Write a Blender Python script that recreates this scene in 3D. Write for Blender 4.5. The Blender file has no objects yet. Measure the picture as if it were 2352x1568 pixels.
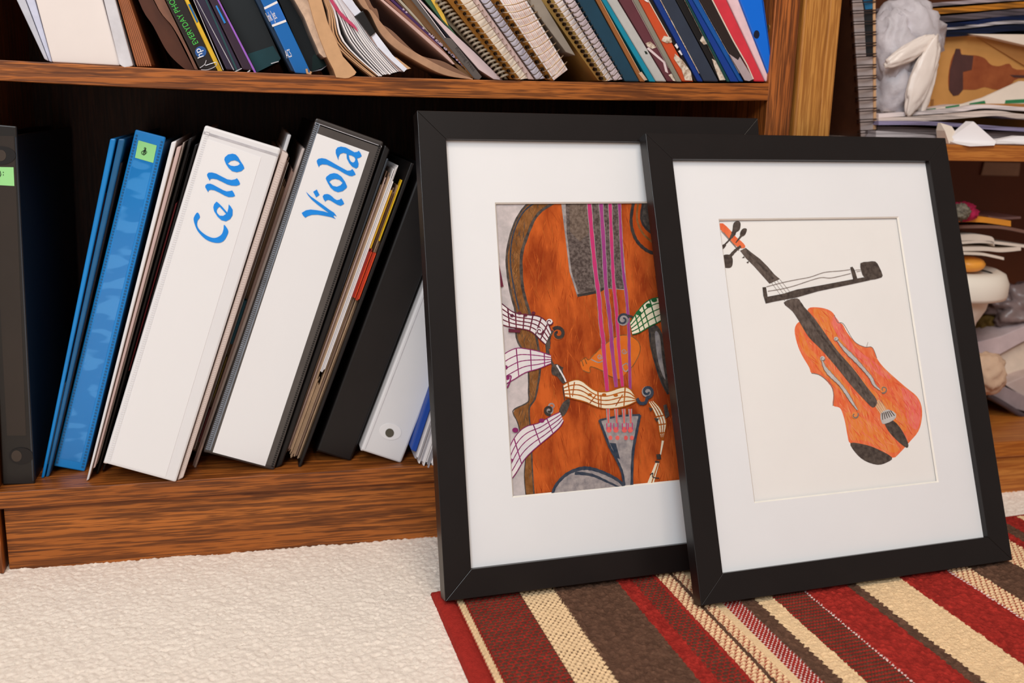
import bpy, math, random
import numpy as np
from mathutils import Vector, Matrix, noise
from mathutils.geometry import tessellate_polygon
random.seed(7)
D = bpy.data
SC = bpy.context.scene
COL = SC.collection

# ------------------------------------------------------------------ camera
CP = Vector((0.23241, -0.90419, 0.41492))
PITCH, YAW, ROLL, FPX = 0.230434, 0.244458, 0.025188, 2321.70
_f0 = Vector((math.sin(YAW), math.cos(YAW), 0)); _r0 = Vector((math.cos(YAW), -math.sin(YAW), 0)); _z = Vector((0, 0, 1))
_f = _f0*math.cos(PITCH) - _z*math.sin(PITCH); _u = _f0*math.sin(PITCH) + _z*math.cos(PITCH)
CR = _r0*math.cos(ROLL) + _u*math.sin(ROLL); CU = -_r0*math.sin(ROLL) + _u*math.cos(ROLL); CF = _f
cd = D.cameras.new('camera'); cam = D.objects.new('camera', cd); COL.objects.link(cam)
cam.matrix_world = Matrix(((CR.x, CU.x, -CF.x, CP.x), (CR.y, CU.y, -CF.y, CP.y), (CR.z, CU.z, -CF.z, CP.z), (0, 0, 0, 1)))
cd.sensor_width = 36.0; cd.lens = 36.0*FPX/2352.0; cd.clip_start = 0.01; cd.clip_end = 50
cd.dof.use_dof = True; cd.dof.focus_distance = 0.85; cd.dof.aperture_fstop = 6.3
SC.camera = cam

# ------------------------------------------------------------------ light and exposure
SC.view_settings.view_transform = 'Standard'; SC.view_settings.look = 'None'
SC.view_settings.gamma = 1.0; SC.view_settings.exposure = -0.04; SC.view_settings.use_curve_mapping = False
W = D.worlds.new('room_light'); SC.world = W; W.use_nodes = True
W.node_tree.nodes['Background'].inputs[0].default_value = (1.0, 0.88, 0.80, 1)
W.node_tree.nodes['Background'].inputs[1].default_value = 0.26
def area(name, loc, target, size, power, color, sy=None):
    l = D.lights.new(name, 'AREA'); l.energy = power; l.color = color; l.size = size
    if sy: l.shape = 'RECTANGLE'; l.size_y = sy
    o = D.objects.new(name, l); COL.objects.link(o); o.location = loc
    o.rotation_euler = (Vector(target)-Vector(loc)).to_track_quat('-Z', 'Y').to_euler()
    return o
area('window_light', (-0.55, -2.35, 1.85), (0.5, 0, 0.1), 1.1, 51, (0.87, 0.945, 1.0), 1.1)
area('warm_fill_light', (0.45, -1.15, 2.15), (0.5, 0, 0.0), 0.6, 16, (1.0, 0.86, 0.72))  # added warm fill from above that brightens the floor and right side

# ------------------------------------------------------------------ helpers
def ray(px, py): return CF + CR*((px-1176)/FPX) - CU*((py-784)/FPX)
def at(px, py, y):
    d = ray(px, py); return CP + d*((y-CP.y)/d.y)
def atz(px, py, z):
    d = ray(px, py); return CP + d*((z-CP.z)/d.z)
def lin(c):
    out = []
    for v in c:
        v = v/255.0; out.append(v/12.92 if v <= 0.04045 else ((v+0.055)/1.055)**2.4)
    return tuple(out)
def N(nt, typ, **kw):
    n = nt.nodes.new(typ)
    for k, v in kw.items():
        if k.startswith('_'): setattr(n, k[1:], v)
        else: n.inputs[k].default_value = v
    return n
_mc = {}
def mat(name, rgb, rough=0.6, spec=0.4, var=0.10, scale=60.0, bump=0.0, stretch=(1, 1, 1), trans=0.0, alpha=1.0, coat=0.0, sheen=0.0, rgb2=None, detail=4.0, metal=0.0, contrast=None):
    if name in _mc: return _mc[name]
    m = D.materials.new(name); m.use_nodes = True; nt = m.node_tree; b = nt.nodes['Principled BSDF']
    b.inputs['Roughness'].default_value = rough; b.inputs['Specular IOR Level'].default_value = spec
    b.inputs['Coat Weight'].default_value = coat; b.inputs['Metallic'].default_value = metal
    b.inputs['Sheen Weight'].default_value = sheen
    b.inputs['Transmission Weight'].default_value = trans; b.inputs['Alpha'].default_value = alpha
    c = lin(rgb)
    tc = N(nt, 'ShaderNodeTexCoord'); mp = N(nt, 'ShaderNodeMapping'); mp.inputs['Scale'].default_value = stretch
    no = N(nt, 'ShaderNodeTexNoise', Scale=scale, Detail=detail, Roughness=0.6)
    nt.links.new(tc.outputs['Object'], mp.inputs[0]); nt.links.new(mp.outputs[0], no.inputs['Vector'])
    cr = N(nt, 'ShaderNodeValToRGB')
    lo, hi = contrast or (0.3, 0.7)
    cr.color_ramp.elements[0].position = lo; cr.color_ramp.elements[1].position = hi
    c2 = lin(rgb2) if rgb2 else tuple(min(1, v*(1+var)) for v in c)
    c1 = c if rgb2 else tuple(v*(1-var) for v in c)
    cr.color_ramp.elements[0].color = (*c1, 1); cr.color_ramp.elements[1].color = (*c2, 1)
    nt.links.new(no.outputs['Fac'], cr.inputs[0]); nt.links.new(cr.outputs[0], b.inputs['Base Color'])
    if bump:
        bp = N(nt, 'ShaderNodeBump', Strength=1.0, Distance=bump); nt.links.new(no.outputs['Fac'], bp.inputs['Height'])
        nt.links.new(bp.outputs[0], b.inputs['Normal'])
    _mc[name] = m; return m
def wood(name, light, mid, dark, axis='x', rough=0.42, sc=1.0):
    if name in _mc: return _mc[name]
    m = D.materials.new(name); m.use_nodes = True; nt = m.node_tree; b = nt.nodes['Principled BSDF']
    b.inputs['Roughness'].default_value = rough; b.inputs['Specular IOR Level'].default_value = 0.35
    tc = N(nt, 'ShaderNodeTexCoord')
    def nz(s, st, det, dist=0.0):
        mp = N(nt, 'ShaderNodeMapping'); mp.inputs['Scale'].default_value = st
        no = N(nt, 'ShaderNodeTexNoise', Scale=s*sc, Detail=det, Roughness=0.62, Distortion=dist)
        nt.links.new(tc.outputs['Object'], mp.inputs[0]); nt.links.new(mp.outputs[0], no.inputs['Vector']); return no
    def st(a, c): return {'x': (a, c, c), 'y': (c, a, c), 'z': (c, c, a)}[axis]
    n1 = nz(9, st(0.3, 3.6), 3, 1.2); n2 = nz(40, st(0.30, 8.0), 3, 0.35); n3 = nz(95, st(0.22, 7.0), 2)
    r1 = N(nt, 'ShaderNodeValToRGB'); e = r1.color_ramp.elements
    e[0].position = 0.32; e[0].color = (*lin(mid), 1); e[1].position = 0.68; e[1].color = (*lin(light), 1)
    nt.links.new(n1.outputs['Fac'], r1.inputs[0])
    r2 = N(nt, 'ShaderNodeValToRGB'); e = r2.color_ramp.elements
    e[0].position = 0.42; e[0].color = (0.66, 0.66, 0.66, 1); e[1].position = 0.51; e[1].color = (0, 0, 0, 1)
    nt.links.new(n2.outputs['Fac'], r2.inputs[0])
    r3 = N(nt, 'ShaderNodeValToRGB'); e = r3.color_ramp.elements
    e[0].position = 0.43; e[0].color = (0.7, 0.7, 0.7, 1); e[1].position = 0.50; e[1].color = (0, 0, 0, 1)
    nt.links.new(n3.outputs['Fac'], r3.inputs[0])
    x1 = N(nt, 'ShaderNodeMix', _data_type='RGBA'); x2 = N(nt, 'ShaderNodeMix', _data_type='RGBA')
    x1.inputs[7].default_value = (*lin(dark), 1); x2.inputs[7].default_value = (*lin(dark), 1)
    nt.links.new(r1.outputs[0], x1.inputs[6]); nt.links.new(r2.outputs[0], x1.inputs[0])
    nt.links.new(x1.outputs[2], x2.inputs[6]); nt.links.new(r3.outputs[0], x2.inputs[0])
    nt.links.new(x2.outputs[2], b.inputs['Base Color'])
    bp = N(nt, 'ShaderNodeBump', Strength=0.5, Distance=0.0004); nt.links.new(n2.outputs['Fac'], bp.inputs['Height'])
    nt.links.new(bp.outputs[0], b.inputs['Normal'])
    _mc[name] = m; return m

ORG = {}
def tag(o, label=None, cat=None, group=None, kind=None):
    if label: o['label'] = label
    if cat: o['category'] = cat
    if group: o['group'] = group
    if kind: o['kind'] = kind
    return o
def thing(name, loc, label, cat, group=None):
    o = D.objects.new(name, None); o.empty_display_size = 0.02; COL.objects.link(o); o.location = loc
    ORG[o] = Vector(loc); return tag(o, label, cat, group)
def root_org(p):
    while p is not None:
        if p in ORG: return ORG[p]
        p = p.parent
    return Vector((0, 0, 0))
def mesh(name, V, F, mats, parent=None, fm=None, smooth=False, bevel=0.0, local=False):
    org = root_org(parent)
    own = Vector((0, 0, 0))
    if parent is None and not local:
        a = np.array([tuple(v) for v in V]); own = Vector(((a[:, 0].min()+a[:, 0].max())/2, (a[:, 1].min()+a[:, 1].max())/2, a[:, 2].min()))
        org = own
    if local: org = Vector((0, 0, 0))
    me = D.meshes.new(name); me.from_pydata([tuple(Vector(v)-org) for v in V], [], F)
    if not isinstance(mats, (list, tuple)): mats = [mats]
    for m in mats: me.materials.append(m)
    if fm:
        for p, i in zip(me.polygons, fm): p.material_index = i
    if smooth:
        for p in me.polygons: p.use_smooth = True
    me.update()
    o = D.objects.new(name, me); COL.objects.link(o); o.location = own
    if parent is not None: o.parent = parent
    if bevel:
        md = o.modifiers.new('bevel', 'BEVEL'); md.width = bevel; md.segments = 2; md.limit_method = 'ANGLE'; md.angle_limit = math.radians(35)
    return o
class MB:
    def __init__(s): s.V = []; s.F = []; s.M = []
    def add(s, V, F, mi=0):
        b = len(s.V); s.V += [Vector(v) for v in V]; s.F += [[i+b for i in f] for f in F]; s.M += [mi]*len(F)
    def box(s, a, b, mi=0):
        x0, y0, z0 = a; x1, y1, z1 = b
        V = [(x0, y0, z0), (x1, y0, z0), (x1, y1, z0), (x0, y1, z0), (x0, y0, z1), (x1, y0, z1), (x1, y1, z1), (x0, y1, z1)]
        s.add(V, [[0, 3, 2, 1], [4, 5, 6, 7], [0, 1, 5, 4], [1, 2, 6, 5], [2, 3, 7, 6], [3, 0, 4, 7]], mi)
    def prism(s, front, back, mi=0):
        n = len(front)
        # outline orientation seen from -y
        ar = sum(front[i][0]*front[(i+1) % n][2]-front[(i+1) % n][0]*front[i][2] for i in range(n))
        if ar < 0: front = front[::-1]; back = back[::-1]
        tr = tessellate_polygon([[Vector((p[0], p[2], 0)) for p in front]])
        F = []
        for t in tr:
            a = [front[i] for i in t]
            s2 = (a[1][0]-a[0][0])*(a[2][2]-a[0][2])-(a[2][0]-a[0][0])*(a[1][2]-a[0][2])
            if s2 < 0: t = t[::-1]
            F.append(list(t)); F.append([i+n for i in t[::-1]])
        if n == 4 and len(tr) == 2: F = [[0, 1, 2, 3], [7, 6, 5, 4]]
        for i in range(n):
            j = (i+1) % n; F.append([i, i+n, j+n, j])
        s.add(list(front)+list(back), F, mi)
    def pp(s, pts, y, depth, mi=0, dz=0.0):
        fr = [at(px, py, y) for px, py in pts]
        s.prism(fr, [p+Vector((0, depth, dz)) for p in fr], mi)
    def p3(s, pts, depth, mi=0):   # pts: (px, py, y) each at its own distance; the back is flat
        fr = [at(px, py, y) for px, py, y in pts]; yb = max(p.y for p in fr)+depth
        s.prism(fr, [Vector((p.x, yb, p.z)) for p in fr], mi)
    def tube(s, path, r, n=6, mi=0, closed=False):
        P = [Vector(p) for p in path]; m = len(P); b = len(s.V)
        up = None
        for i, p in enumerate(P):
            t = (P[min(i+1, m-1)]-P[max(i-1, 0)]).normalized()
            if up is None:
                up = t.orthogonal().normalized()
            up = (up - t*up.dot(t)).normalized(); sd = t.cross(up)
            rr = r[i] if isinstance(r, (list, tuple)) else r
            for k in range(n):
                a = 2*math.pi*k/n; s.V.append(p+up*math.cos(a)*rr+sd*math.sin(a)*rr)
        for i in range(m-1):
            for k in range(n):
                s.F.append([b+i*n+k, b+i*n+(k+1) % n, b+(i+1)*n+(k+1) % n, b+(i+1)*n+k]); s.M.append(mi)
        s.F.append([b+k for k in range(n)][::-1]); s.M.append(mi); s.F.append([b+(m-1)*n+k for k in range(n)]); s.M.append(mi)
    def lathe(s, prof, c, n=40, mi=0):
        b = len(s.V)
        for r, z in prof:
            for k in range(n):
                a = 2*math.pi*k/n; s.V.append(Vector((c[0]+r*math.cos(a), c[1]+r*math.sin(a), c[2]+z)))
        for i in range(len(prof)-1):
            for k in range(n):
                s.F.append([b+i*n+k, b+i*n+(k+1) % n, b+(i+1)*n+(k+1) % n, b+(i+1)*n+k]); s.M.append(mi)
    def build(s, name, mats, parent=None, bevel=0.0, smooth=False, local=False):
        return mesh(name, s.V, s.F, mats, parent, s.M, smooth, bevel, local)
def smooth_path(P, k=6, closed=False):
    P = [Vector(p) if len(p) == 3 else Vector((p[0], p[1], 0)) for p in P]; n = len(P); out = []
    rng = range(n) if closed else range(n-1)
    for i in rng:
        g = (lambda j: P[j % n]) if closed else (lambda j: P[max(0, min(n-1, j))])
        a, b, c, d = g(i-1), g(i), g(i+1), g(i+2)
        for q in range(k):
            t = q/k
            out.append(0.5*((2*b)+(c-a)*t+(2*a-5*b+4*c-d)*t*t+(-a+3*b-3*c+d)*t**3))
    if not closed: out.append(P[-1])
    return out
def Q(q, s, t):  # q = TL, TR, BR, BL in pixels ; t = 0 bottom, 1 top
    TL, TR, BR, BL = q
    b = (BL[0]+(BR[0]-BL[0])*s, BL[1]+(BR[1]-BL[1])*s); a = (TL[0]+(TR[0]-TL[0])*s, TL[1]+(TR[1]-TL[1])*s)
    return (b[0]+(a[0]-b[0])*t, b[1]+(a[1]-b[1])*t)
def sub(q, s0, s1, t0=0.0, t1=1.0): return [Q(q, s0, t1), Q(q, s1, t1), Q(q, s1, t0), Q(q, s0, t0)]
def slab(name, q, y, depth, m, parent, s0=0, s1=1, t0=0, t1=1, bevel=0.0006, rnd=0):
    b = MB(); b.pp(sub(q, s0, s1, t0, t1), y, depth); return b.build(name, m, parent, bevel)
def leaves(name, q, y, depth, mats, parent, s0, s1, n, jy=0.003, jt=0.006, t0=0.0, t1=0.97, seed=1, fan=0.0):
    rd = random.Random(seed); b = MB(); w = (s1-s0)/n
    for i in range(n):
        a = s0+i*w; tt = t1-rd.random()*jt*3; bb = t0+rd.random()*jt
        b.pp(sub(q, a, a+w*0.86, bb, tt), y+rd.random()*jy, depth, rd.randrange(len(mats)))
    return b.build(name, mats, parent)
def base_of(q, y):
    a = at(*Q(q, 0, 0), y); b = at(*Q(q, 1, 0), y); return (a+b)/2
def text(name, body, p0, p1, y, m, parent, thick=0.0002, squash=1.0, flip=False, font_h=None):
    """writing that runs from pixel p0 to p1 on the face at depth y"""
    c = D.curves.new(name, 'FONT'); c.body = body; c.size = 1.0; c.extrude = 0.0
    o = D.objects.new('tmp_text', c); COL.objects.link(o)
    dg = bpy.context.evaluated_depsgraph_get(); dg.update()
    me = D.meshes.new_from_object(o.evaluated_get(dg)); D.objects.remove(o); D.curves.remove(c)
    xs = [v.co.x for v in me.vertices]; ys = [v.co.y for v in me.vertices]
    w = max(xs)-min(xs); x0 = min(xs)
    A = at(*p0, y); Bv = at(*p1, y); u = Bv-A; L = u.length; u.normalize(); v = Vector((-u.z, 0, u.x)); k = L/w
    if font_h: k2 = font_h/(max(ys)-min(0, min(ys)))
    else: k2 = k*squash
    V = [A+u*((p.co.x-x0)*k)+v*(p.co.y*k2)+Vector((0, -thick, 0)) for p in me.vertices]
    F = [list(p.vertices) for p in me.polygons]; D.meshes.remove(me)
    return mesh(name, V, F, m, parent)

# ------------------------------------------------------------------ materials
oak = wood('oak_laminate', (190, 110, 46), (152, 82, 30), (80, 40, 16), 'x')
oak_v = wood('oak_laminate_upright', (188, 108, 50), (150, 80, 32), (84, 42, 16), 'z')
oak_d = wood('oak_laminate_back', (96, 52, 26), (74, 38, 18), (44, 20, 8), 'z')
lt_v = wood('pale_oak_upright', (206, 148, 78), (190, 128, 58), (150, 92, 36), 'z')
lt_x = wood('pale_oak_shelf', (200, 130, 58), (184, 108, 40), (150, 80, 26), 'x')
lt_b = mat('brown_back_board', (98, 48, 18), 0.6, var=0.15, scale=8)
black_frame = mat('black_painted_wood', (24, 18, 17), 0.34, 0.42, var=0.12, scale=25)
matboard = mat('white_mat_board', (238, 236, 236), 0.9, 0.1, var=0.012, scale=15)
bevel_m = mat('mat_bevel', (244, 238, 228), 0.9, 0.1, var=0.03)
white_v = mat('white_vinyl', (232, 229, 230), 0.35, 0.45, var=0.02, scale=12)
pink_v = mat('pinkish_white_vinyl', (216, 198, 190), 0.4, 0.4, var=0.03, scale=20)
paperw = mat('white_paper', (236, 230, 230), 0.85, 0.1, var=0.02, scale=10)
paperc = mat('cream_paper', (228, 212, 196), 0.85, 0.1, var=0.05, scale=30)
papert = mat('tan_paper', (176, 146, 118), 0.85, 0.1, var=0.12, scale=40)
paperb = mat('brown_grey_paper', (134, 108, 92), 0.85, 0.1, var=0.15, scale=40)
paperg = mat('grey_paper', (170, 165, 170), 0.85, 0.1, var=0.06, scale=30)
paperp = mat('pink_grey_paper', (205, 178, 172), 0.85, 0.1, var=0.05, scale=30)
blk_v = mat('black_vinyl', (24, 20, 20), 0.42, 0.35, var=0.15, scale=20)
blk_v2 = mat('dark_grey_vinyl', (60, 54, 52), 0.3, 0.6, var=0.12, scale=14)
smoke = mat('smoky_vinyl', (78, 72, 69), 0.25, 0.5, var=0.22, scale=18)
steelb = mat('blue_grey_ridge', (120, 128, 140), 0.3, 0.6, var=0.25, scale=80)
blue_v = mat('bright_blue_vinyl', (10, 130, 205), 0.35, 0.5, var=0.12, scale=14)
blue_l = mat('pale_blue_shine', (72, 150, 216), 0.3, 0.5, var=0.2, scale=30)
blue_d = mat('deep_blue_vinyl', (20, 92, 140), 0.35, 0.5, var=0.1)
blue_k = mat('strong_blue_card', (24, 70, 160), 0.5, 0.4, var=0.12, scale=14)
green_l = mat('pale_green_label', (160, 226, 148), 0.7, 0.2, var=0.02)
ink = mat('black_ink', (30, 40, 30), 0.6, 0.2, var=0.05)
blue_ink = mat('blue_marker_ink', (34, 140, 232), 0.7, 0.2, var=0.10, scale=60)
wire = mat('bronze_wire', (196, 170, 140), 0.3, 0.6, metal=0.8, var=0.05)
wire_d = mat('dark_wire', (110, 96, 84), 0.35, 0.6, metal=0.7, var=0.05)
kraft = mat('kraft_cardboard', (204, 160, 120), 0.85, 0.1, var=0.06, scale=120)
kraft_t = mat('torn_cardboard', (206, 176, 152), 0.95, 0.1, var=0.15, scale=160, bump=0.0008)
kraft_d = mat('brown_notebook_board', (184, 122, 52), 0.75, 0.2, var=0.10, scale=60)
kraft_o = mat('olive_notebook_board', (188, 150, 84), 0.75, 0.2, var=0.10, scale=60)
hole_m = mat('dark_hole', (42, 28, 18), 0.9, 0.1, var=0.1)
clearish = mat('clear_sleeve_edge', (190, 186, 190), 0.15, 0.7, var=0.2, scale=60)
teal = mat('teal_card', (16, 66, 84), 0.6, 0.3, var=0.15, scale=80)
maroon = mat('maroon_card', (98, 46, 54), 0.6, 0.3, var=0.10, scale=40)
torn = mat('torn_white_card', (224, 208, 190), 0.95, 0.1, rgb2=(150, 120, 96), scale=220, bump=0.001, contrast=(0.45, 0.65))

def C(rgb, rough=0.55, nm=None, **k):
    return mat(nm or 'colour_%d_%d_%d' % rgb, rgb, rough, **k)

# ------------------------------------------------------------------ setting: floor, wall
rs = np.random.RandomState(3)
_tab = rs.rand(256, 256)
def vn(x, y, f, seed=0):
    x = x*f+seed*17.3; y = y*f+seed*9.1
    xi = np.floor(x).astype(int); yi = np.floor(y).astype(int); fx = x-xi; fy = y-yi
    fx = fx*fx*(3-2*fx); fy = fy*fy*(3-2*fy); g = lambda a, b: _tab[a % 256, b % 256]
    return (g(xi, yi)*(1-fx)+g(xi+1, yi)*fx)*(1-fy)+(g(xi, yi+1)*(1-fx)+g(xi+1, yi+1)*fx)*fy
def gridmesh(name, X, Y, Z, col=None, m=None):
    ny, nx = X.shape; V = np.stack([X, Y, Z], -1).reshape(-1, 3).astype(np.float32)
    i = np.arange((ny-1)*(nx-1)); r = i//(nx-1); c = i % (nx-1); a = r*nx+c
    F = np.stack([a, a+1, a+nx+1, a+nx], 1).astype(np.int32)
    me = D.meshes.new(name); me.vertices.add(len(V)); me.vertices.foreach_set('co', V.ravel())
    me.loops.add(F.size); me.loops.foreach_set('vertex_index', F.ravel())
    me.polygons.add(len(F)); me.polygons.foreach_set('loop_start', np.arange(0, F.size, 4, dtype=np.int32))
    me.update(calc_edges=True)
    me.polygons.foreach_set('use_smooth', np.ones(len(F), bool))
    if col is not None:
        at_ = me.color_attributes.new('yarn', 'FLOAT_COLOR', 'POINT')
        cc = np.concatenate([col.reshape(-1, 3), np.ones((len(V), 1))], 1).astype(np.float32); at_.data.foreach_set('color', cc.ravel())
    me.materials.append(m); me.validate(); o = D.objects.new(name, me); COL.objects.link(o); return o

carpet_m = mat('cream_cut_pile_carpet', (255, 237, 222), 0.95, 0.05, var=0.05, scale=700, bump=0.0005, sheen=0.2)
gx = np.concatenate([np.linspace(-2.0, -0.16, 12), np.arange(-0.15, 1.12, 0.0012), np.linspace(1.14, 3.0, 10)])
gy = np.concatenate([np.linspace(-2.6, -0.46, 10), np.arange(-0.45, 0.03, 0.0012), np.linspace(0.05, 0.45, 5)])
X, Y = np.meshgrid(gx, gy)
Xw = X+0.002*(vn(X, Y, 260, 1)-.5); Yw = Y+0.002*(vn(X, Y, 260, 2)-.5)
Z = -0.0026+0.0016*vn(.8*Xw+.6*Yw, .8*Yw-.6*Xw, 400, 3)+0.0013*vn(.6*Xw-.8*Yw, .6*Yw+.8*Xw, 640, 4)+0.0012*vn(X, Y, 45, 5)
fl = gridmesh('floor', Xw, Yw, Z, m=carpet_m); tag(fl, 'cream cut-pile carpet', 'floor', kind='structure')
b = MB(); b.box((-2.0, 0.44, -0.01), (3.0, 0.50, 2.4)); w = b.build('wall_back', mat('painted_wall', (196, 176, 150), 0.9, 0.1, var=0.02, scale=5)); tag(w, kind='structure')

# ------------------------------------------------------------------ dark oak bookcase
ZU, ZB, XR, TH, SAG = 0.44016, 0.07635, 0.70276, 0.016, 0.0052
bc = thing('bookcase', (0.35, 0.15, 0.0), 'dark oak laminate bookcase holding the leaning binders, its upper shelf sagging', 'bookcase')
b = MB(); b.box((-0.026, 0, 0), (0, 0.29, 0.86)); b.build('side_panel', oak_v, bc, 0.0008)
b = MB(); b.box((XR, 0, 0), (XR+0.0259, 0.29, 0.86)); b.build('side_panel', oak_v, bc, 0.0008)
def shelf(name, z, sag, m, x0=0.0002, x1=XR-0.0002, yb=0.285, yf=0.0):
    b = MB(); n = 40; V = []
    for i in range(n+1):
        u = i/n; x = x0+(x1-x0)*u; zz = z-sag*4*u*(1-u)
        V += [(x, yf, zz), (x, yb, zz), (x, yb, zz-TH), (x, yf, zz-TH)]
    F = [[0, 1, 2, 3], [4*n+3, 4*n+2, 4*n+1, 4*n]]
    for i in range(n):
        a = 4*i; c = a+4
        F += [[a, c, c+1, a+1], [a+1, c+1, c+2, a+2], [a+2, c+2, c+3, a+3], [a+3, c+3, c, a]]
    return mesh(name, V, F, m, bc, bevel=0.0006)
shelf('shelf', ZU, SAG, oak, yf=-0.001)
shelf('shelf', ZB, -0.0008, oak)
shelf('shelf', 0.84, 0.0, oak)
b = MB(); b.box((0.003, 0.008, -0.004), (XR-0.002, 0.022, ZB-TH-0.0002)); b.build('kick_board', oak, bc, 0.0005)
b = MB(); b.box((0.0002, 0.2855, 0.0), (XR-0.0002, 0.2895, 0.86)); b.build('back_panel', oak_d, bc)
b = MB(); b.lathe([(0.0001, 0), (0.003, 0.0003), (0.003, -0.002)], (0, 0, 0), 14)
pinc = at(1772, 63, 0.006); V = [Vector((XR-0.0004-v.z, pinc.y+v.y+0.004, pinc.z+v.x)) for v in b.V]
mesh('shelf_pin', V, b.F, mat('brass', (190, 160, 100), 0.35, metal=0.8), bc)

# ------------------------------------------------------------------ pale oak shelf unit
RU = thing('shelf_unit', (1.15, 0.16, 0.0), 'lighter honey oak shelf unit crowded with papers, right of the dark bookcase', 'shelf unit')
YR = 0.003
b = MB(); b.box((0.7345, YR, 0), (0.7615, 0.33, 0.86)); b.build('side_panel', lt_v, RU, 0.0025)
b = MB(); b.box((0.7617, YR+0.001, 0), (0.7745, 0.33, 0.86)); b.build('face_strip', lt_v, RU, 0.0015)
for z, th in ((0.3862, 0.0165), (0.0625, 0.018), (0.84, 0.018)):
    b = MB(); b.box((0.7747, YR, z-th), (1.75, 0.325, z)); b.build('shelf', lt_x, RU, 0.0015)
b = MB(); b.box((0.7747, YR+0.006, -0.004), (1.75, YR+0.024, 0.044)); b.build('kick_board', lt_x, RU)
b = MB(); b.box((1.75, YR, 0), (1.775, 0.33, 0.86)); b.build('side_panel', lt_v, RU)
b = MB(); b.box((0.7747, 0.3255, 0.0), (1.75, 0.3295, 0.86)); b.build('back_panel', lt_b, RU)
b = MB(); b.pp([(2262, 372), (2344, 374), (2340, 404), (2254, 402)], 0.322, 0.003)
tag(b.build('tape_patch', C((158, 130, 108))), 'pale square of tape on the shaded back board of the honey oak shelf unit', 'tape')

# ------------------------------------------------------------------ rug
STR = [  # s0, s1, pattern, zigzag at its left border
 (.3700, .3860, 'bind', 0), (.3860, .3945, 'cord', 0), (.3945, .4433, 'chk', 0), (.4433, .4745, 'basket', 0), (.4745, .5331, 'brown', .0012),
 (.5331, .5468, 'red', .001), (.5468, .5680, 'chk2', 0), (.5680, .5715, 'red', 0), (.5715, .5842, 'loops', .0), (.5842, .5879, 'brown', 0),
 (.5879, .5993, 'loops', 0), (.5993, .6068, 'flat', 0), (.6068, .6223, 'rwb', 0), (.6223, .6378, 'brown', 0), (.6378, .6536, 'cream', .0028),
 (.6536, .6865, 'rows', 0), (.6865, .6885, 'dots', 0), (.6885, .7304, 'red', .0008), (.7304, .7416, 'brown', .001), (.7416, .7870, 'cream', .0028),
 (.7870, .8390, 'red', .0008), (.8390, .8430, 'dots', 0), (.8430, .8640, 'loops', 0), (.8640, .9120, 'brown', 0), (.9120, .9480, 'loops', 0),
 (.9480, .9600, 'red', 0), (.9600, .9760, 'brown', 0), (.9760, 1.00, 'red', 0), (1.00, 1.03, 'cream', 0), (1.03, 1.30, 'red', 0)]
ss = np.concatenate([np.arange(.3700, 1.10, .0007), np.linspace(1.11, 1.30, 20)])
rr = np.concatenate([np.arange(0, .30, .0008), np.linspace(.305, 1.4, 30)])
S, Rr = np.meshgrid(ss, rr)
RC = dict(red=lin((168, 46, 38)), brown=lin((104, 74, 58)), cream=lin((246, 210, 164)), dark=lin((92, 58, 44)), white=lin((244, 220, 212)))
A3 = lambda k: np.array(RC[k])
col = np.zeros(S.shape+(3,)); H = np.zeros(S.shape)
def put(mask, c, h):
    col[mask] = (c[mask] if isinstance(c, np.ndarray) and c.ndim == 3 else c); H[mask] = (h[mask] if isinstance(h, np.ndarray) else h)
n1 = vn(S, Rr, 500, 1); n2 = vn(S, Rr, 900, 2); n3 = vn(S, Rr, 160, 3)
fz = (0.72+0.42*n1*n2+0.25*n3)[..., None]
def cells(ps, pr, stag=0.5, rowdir=False):
    row = np.floor(Rr/pr); u = S/ps+stag*(row % 2); fu = u-np.floor(u)-.5; fv = Rr/pr-row-.5; return fu, fv, row
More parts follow.
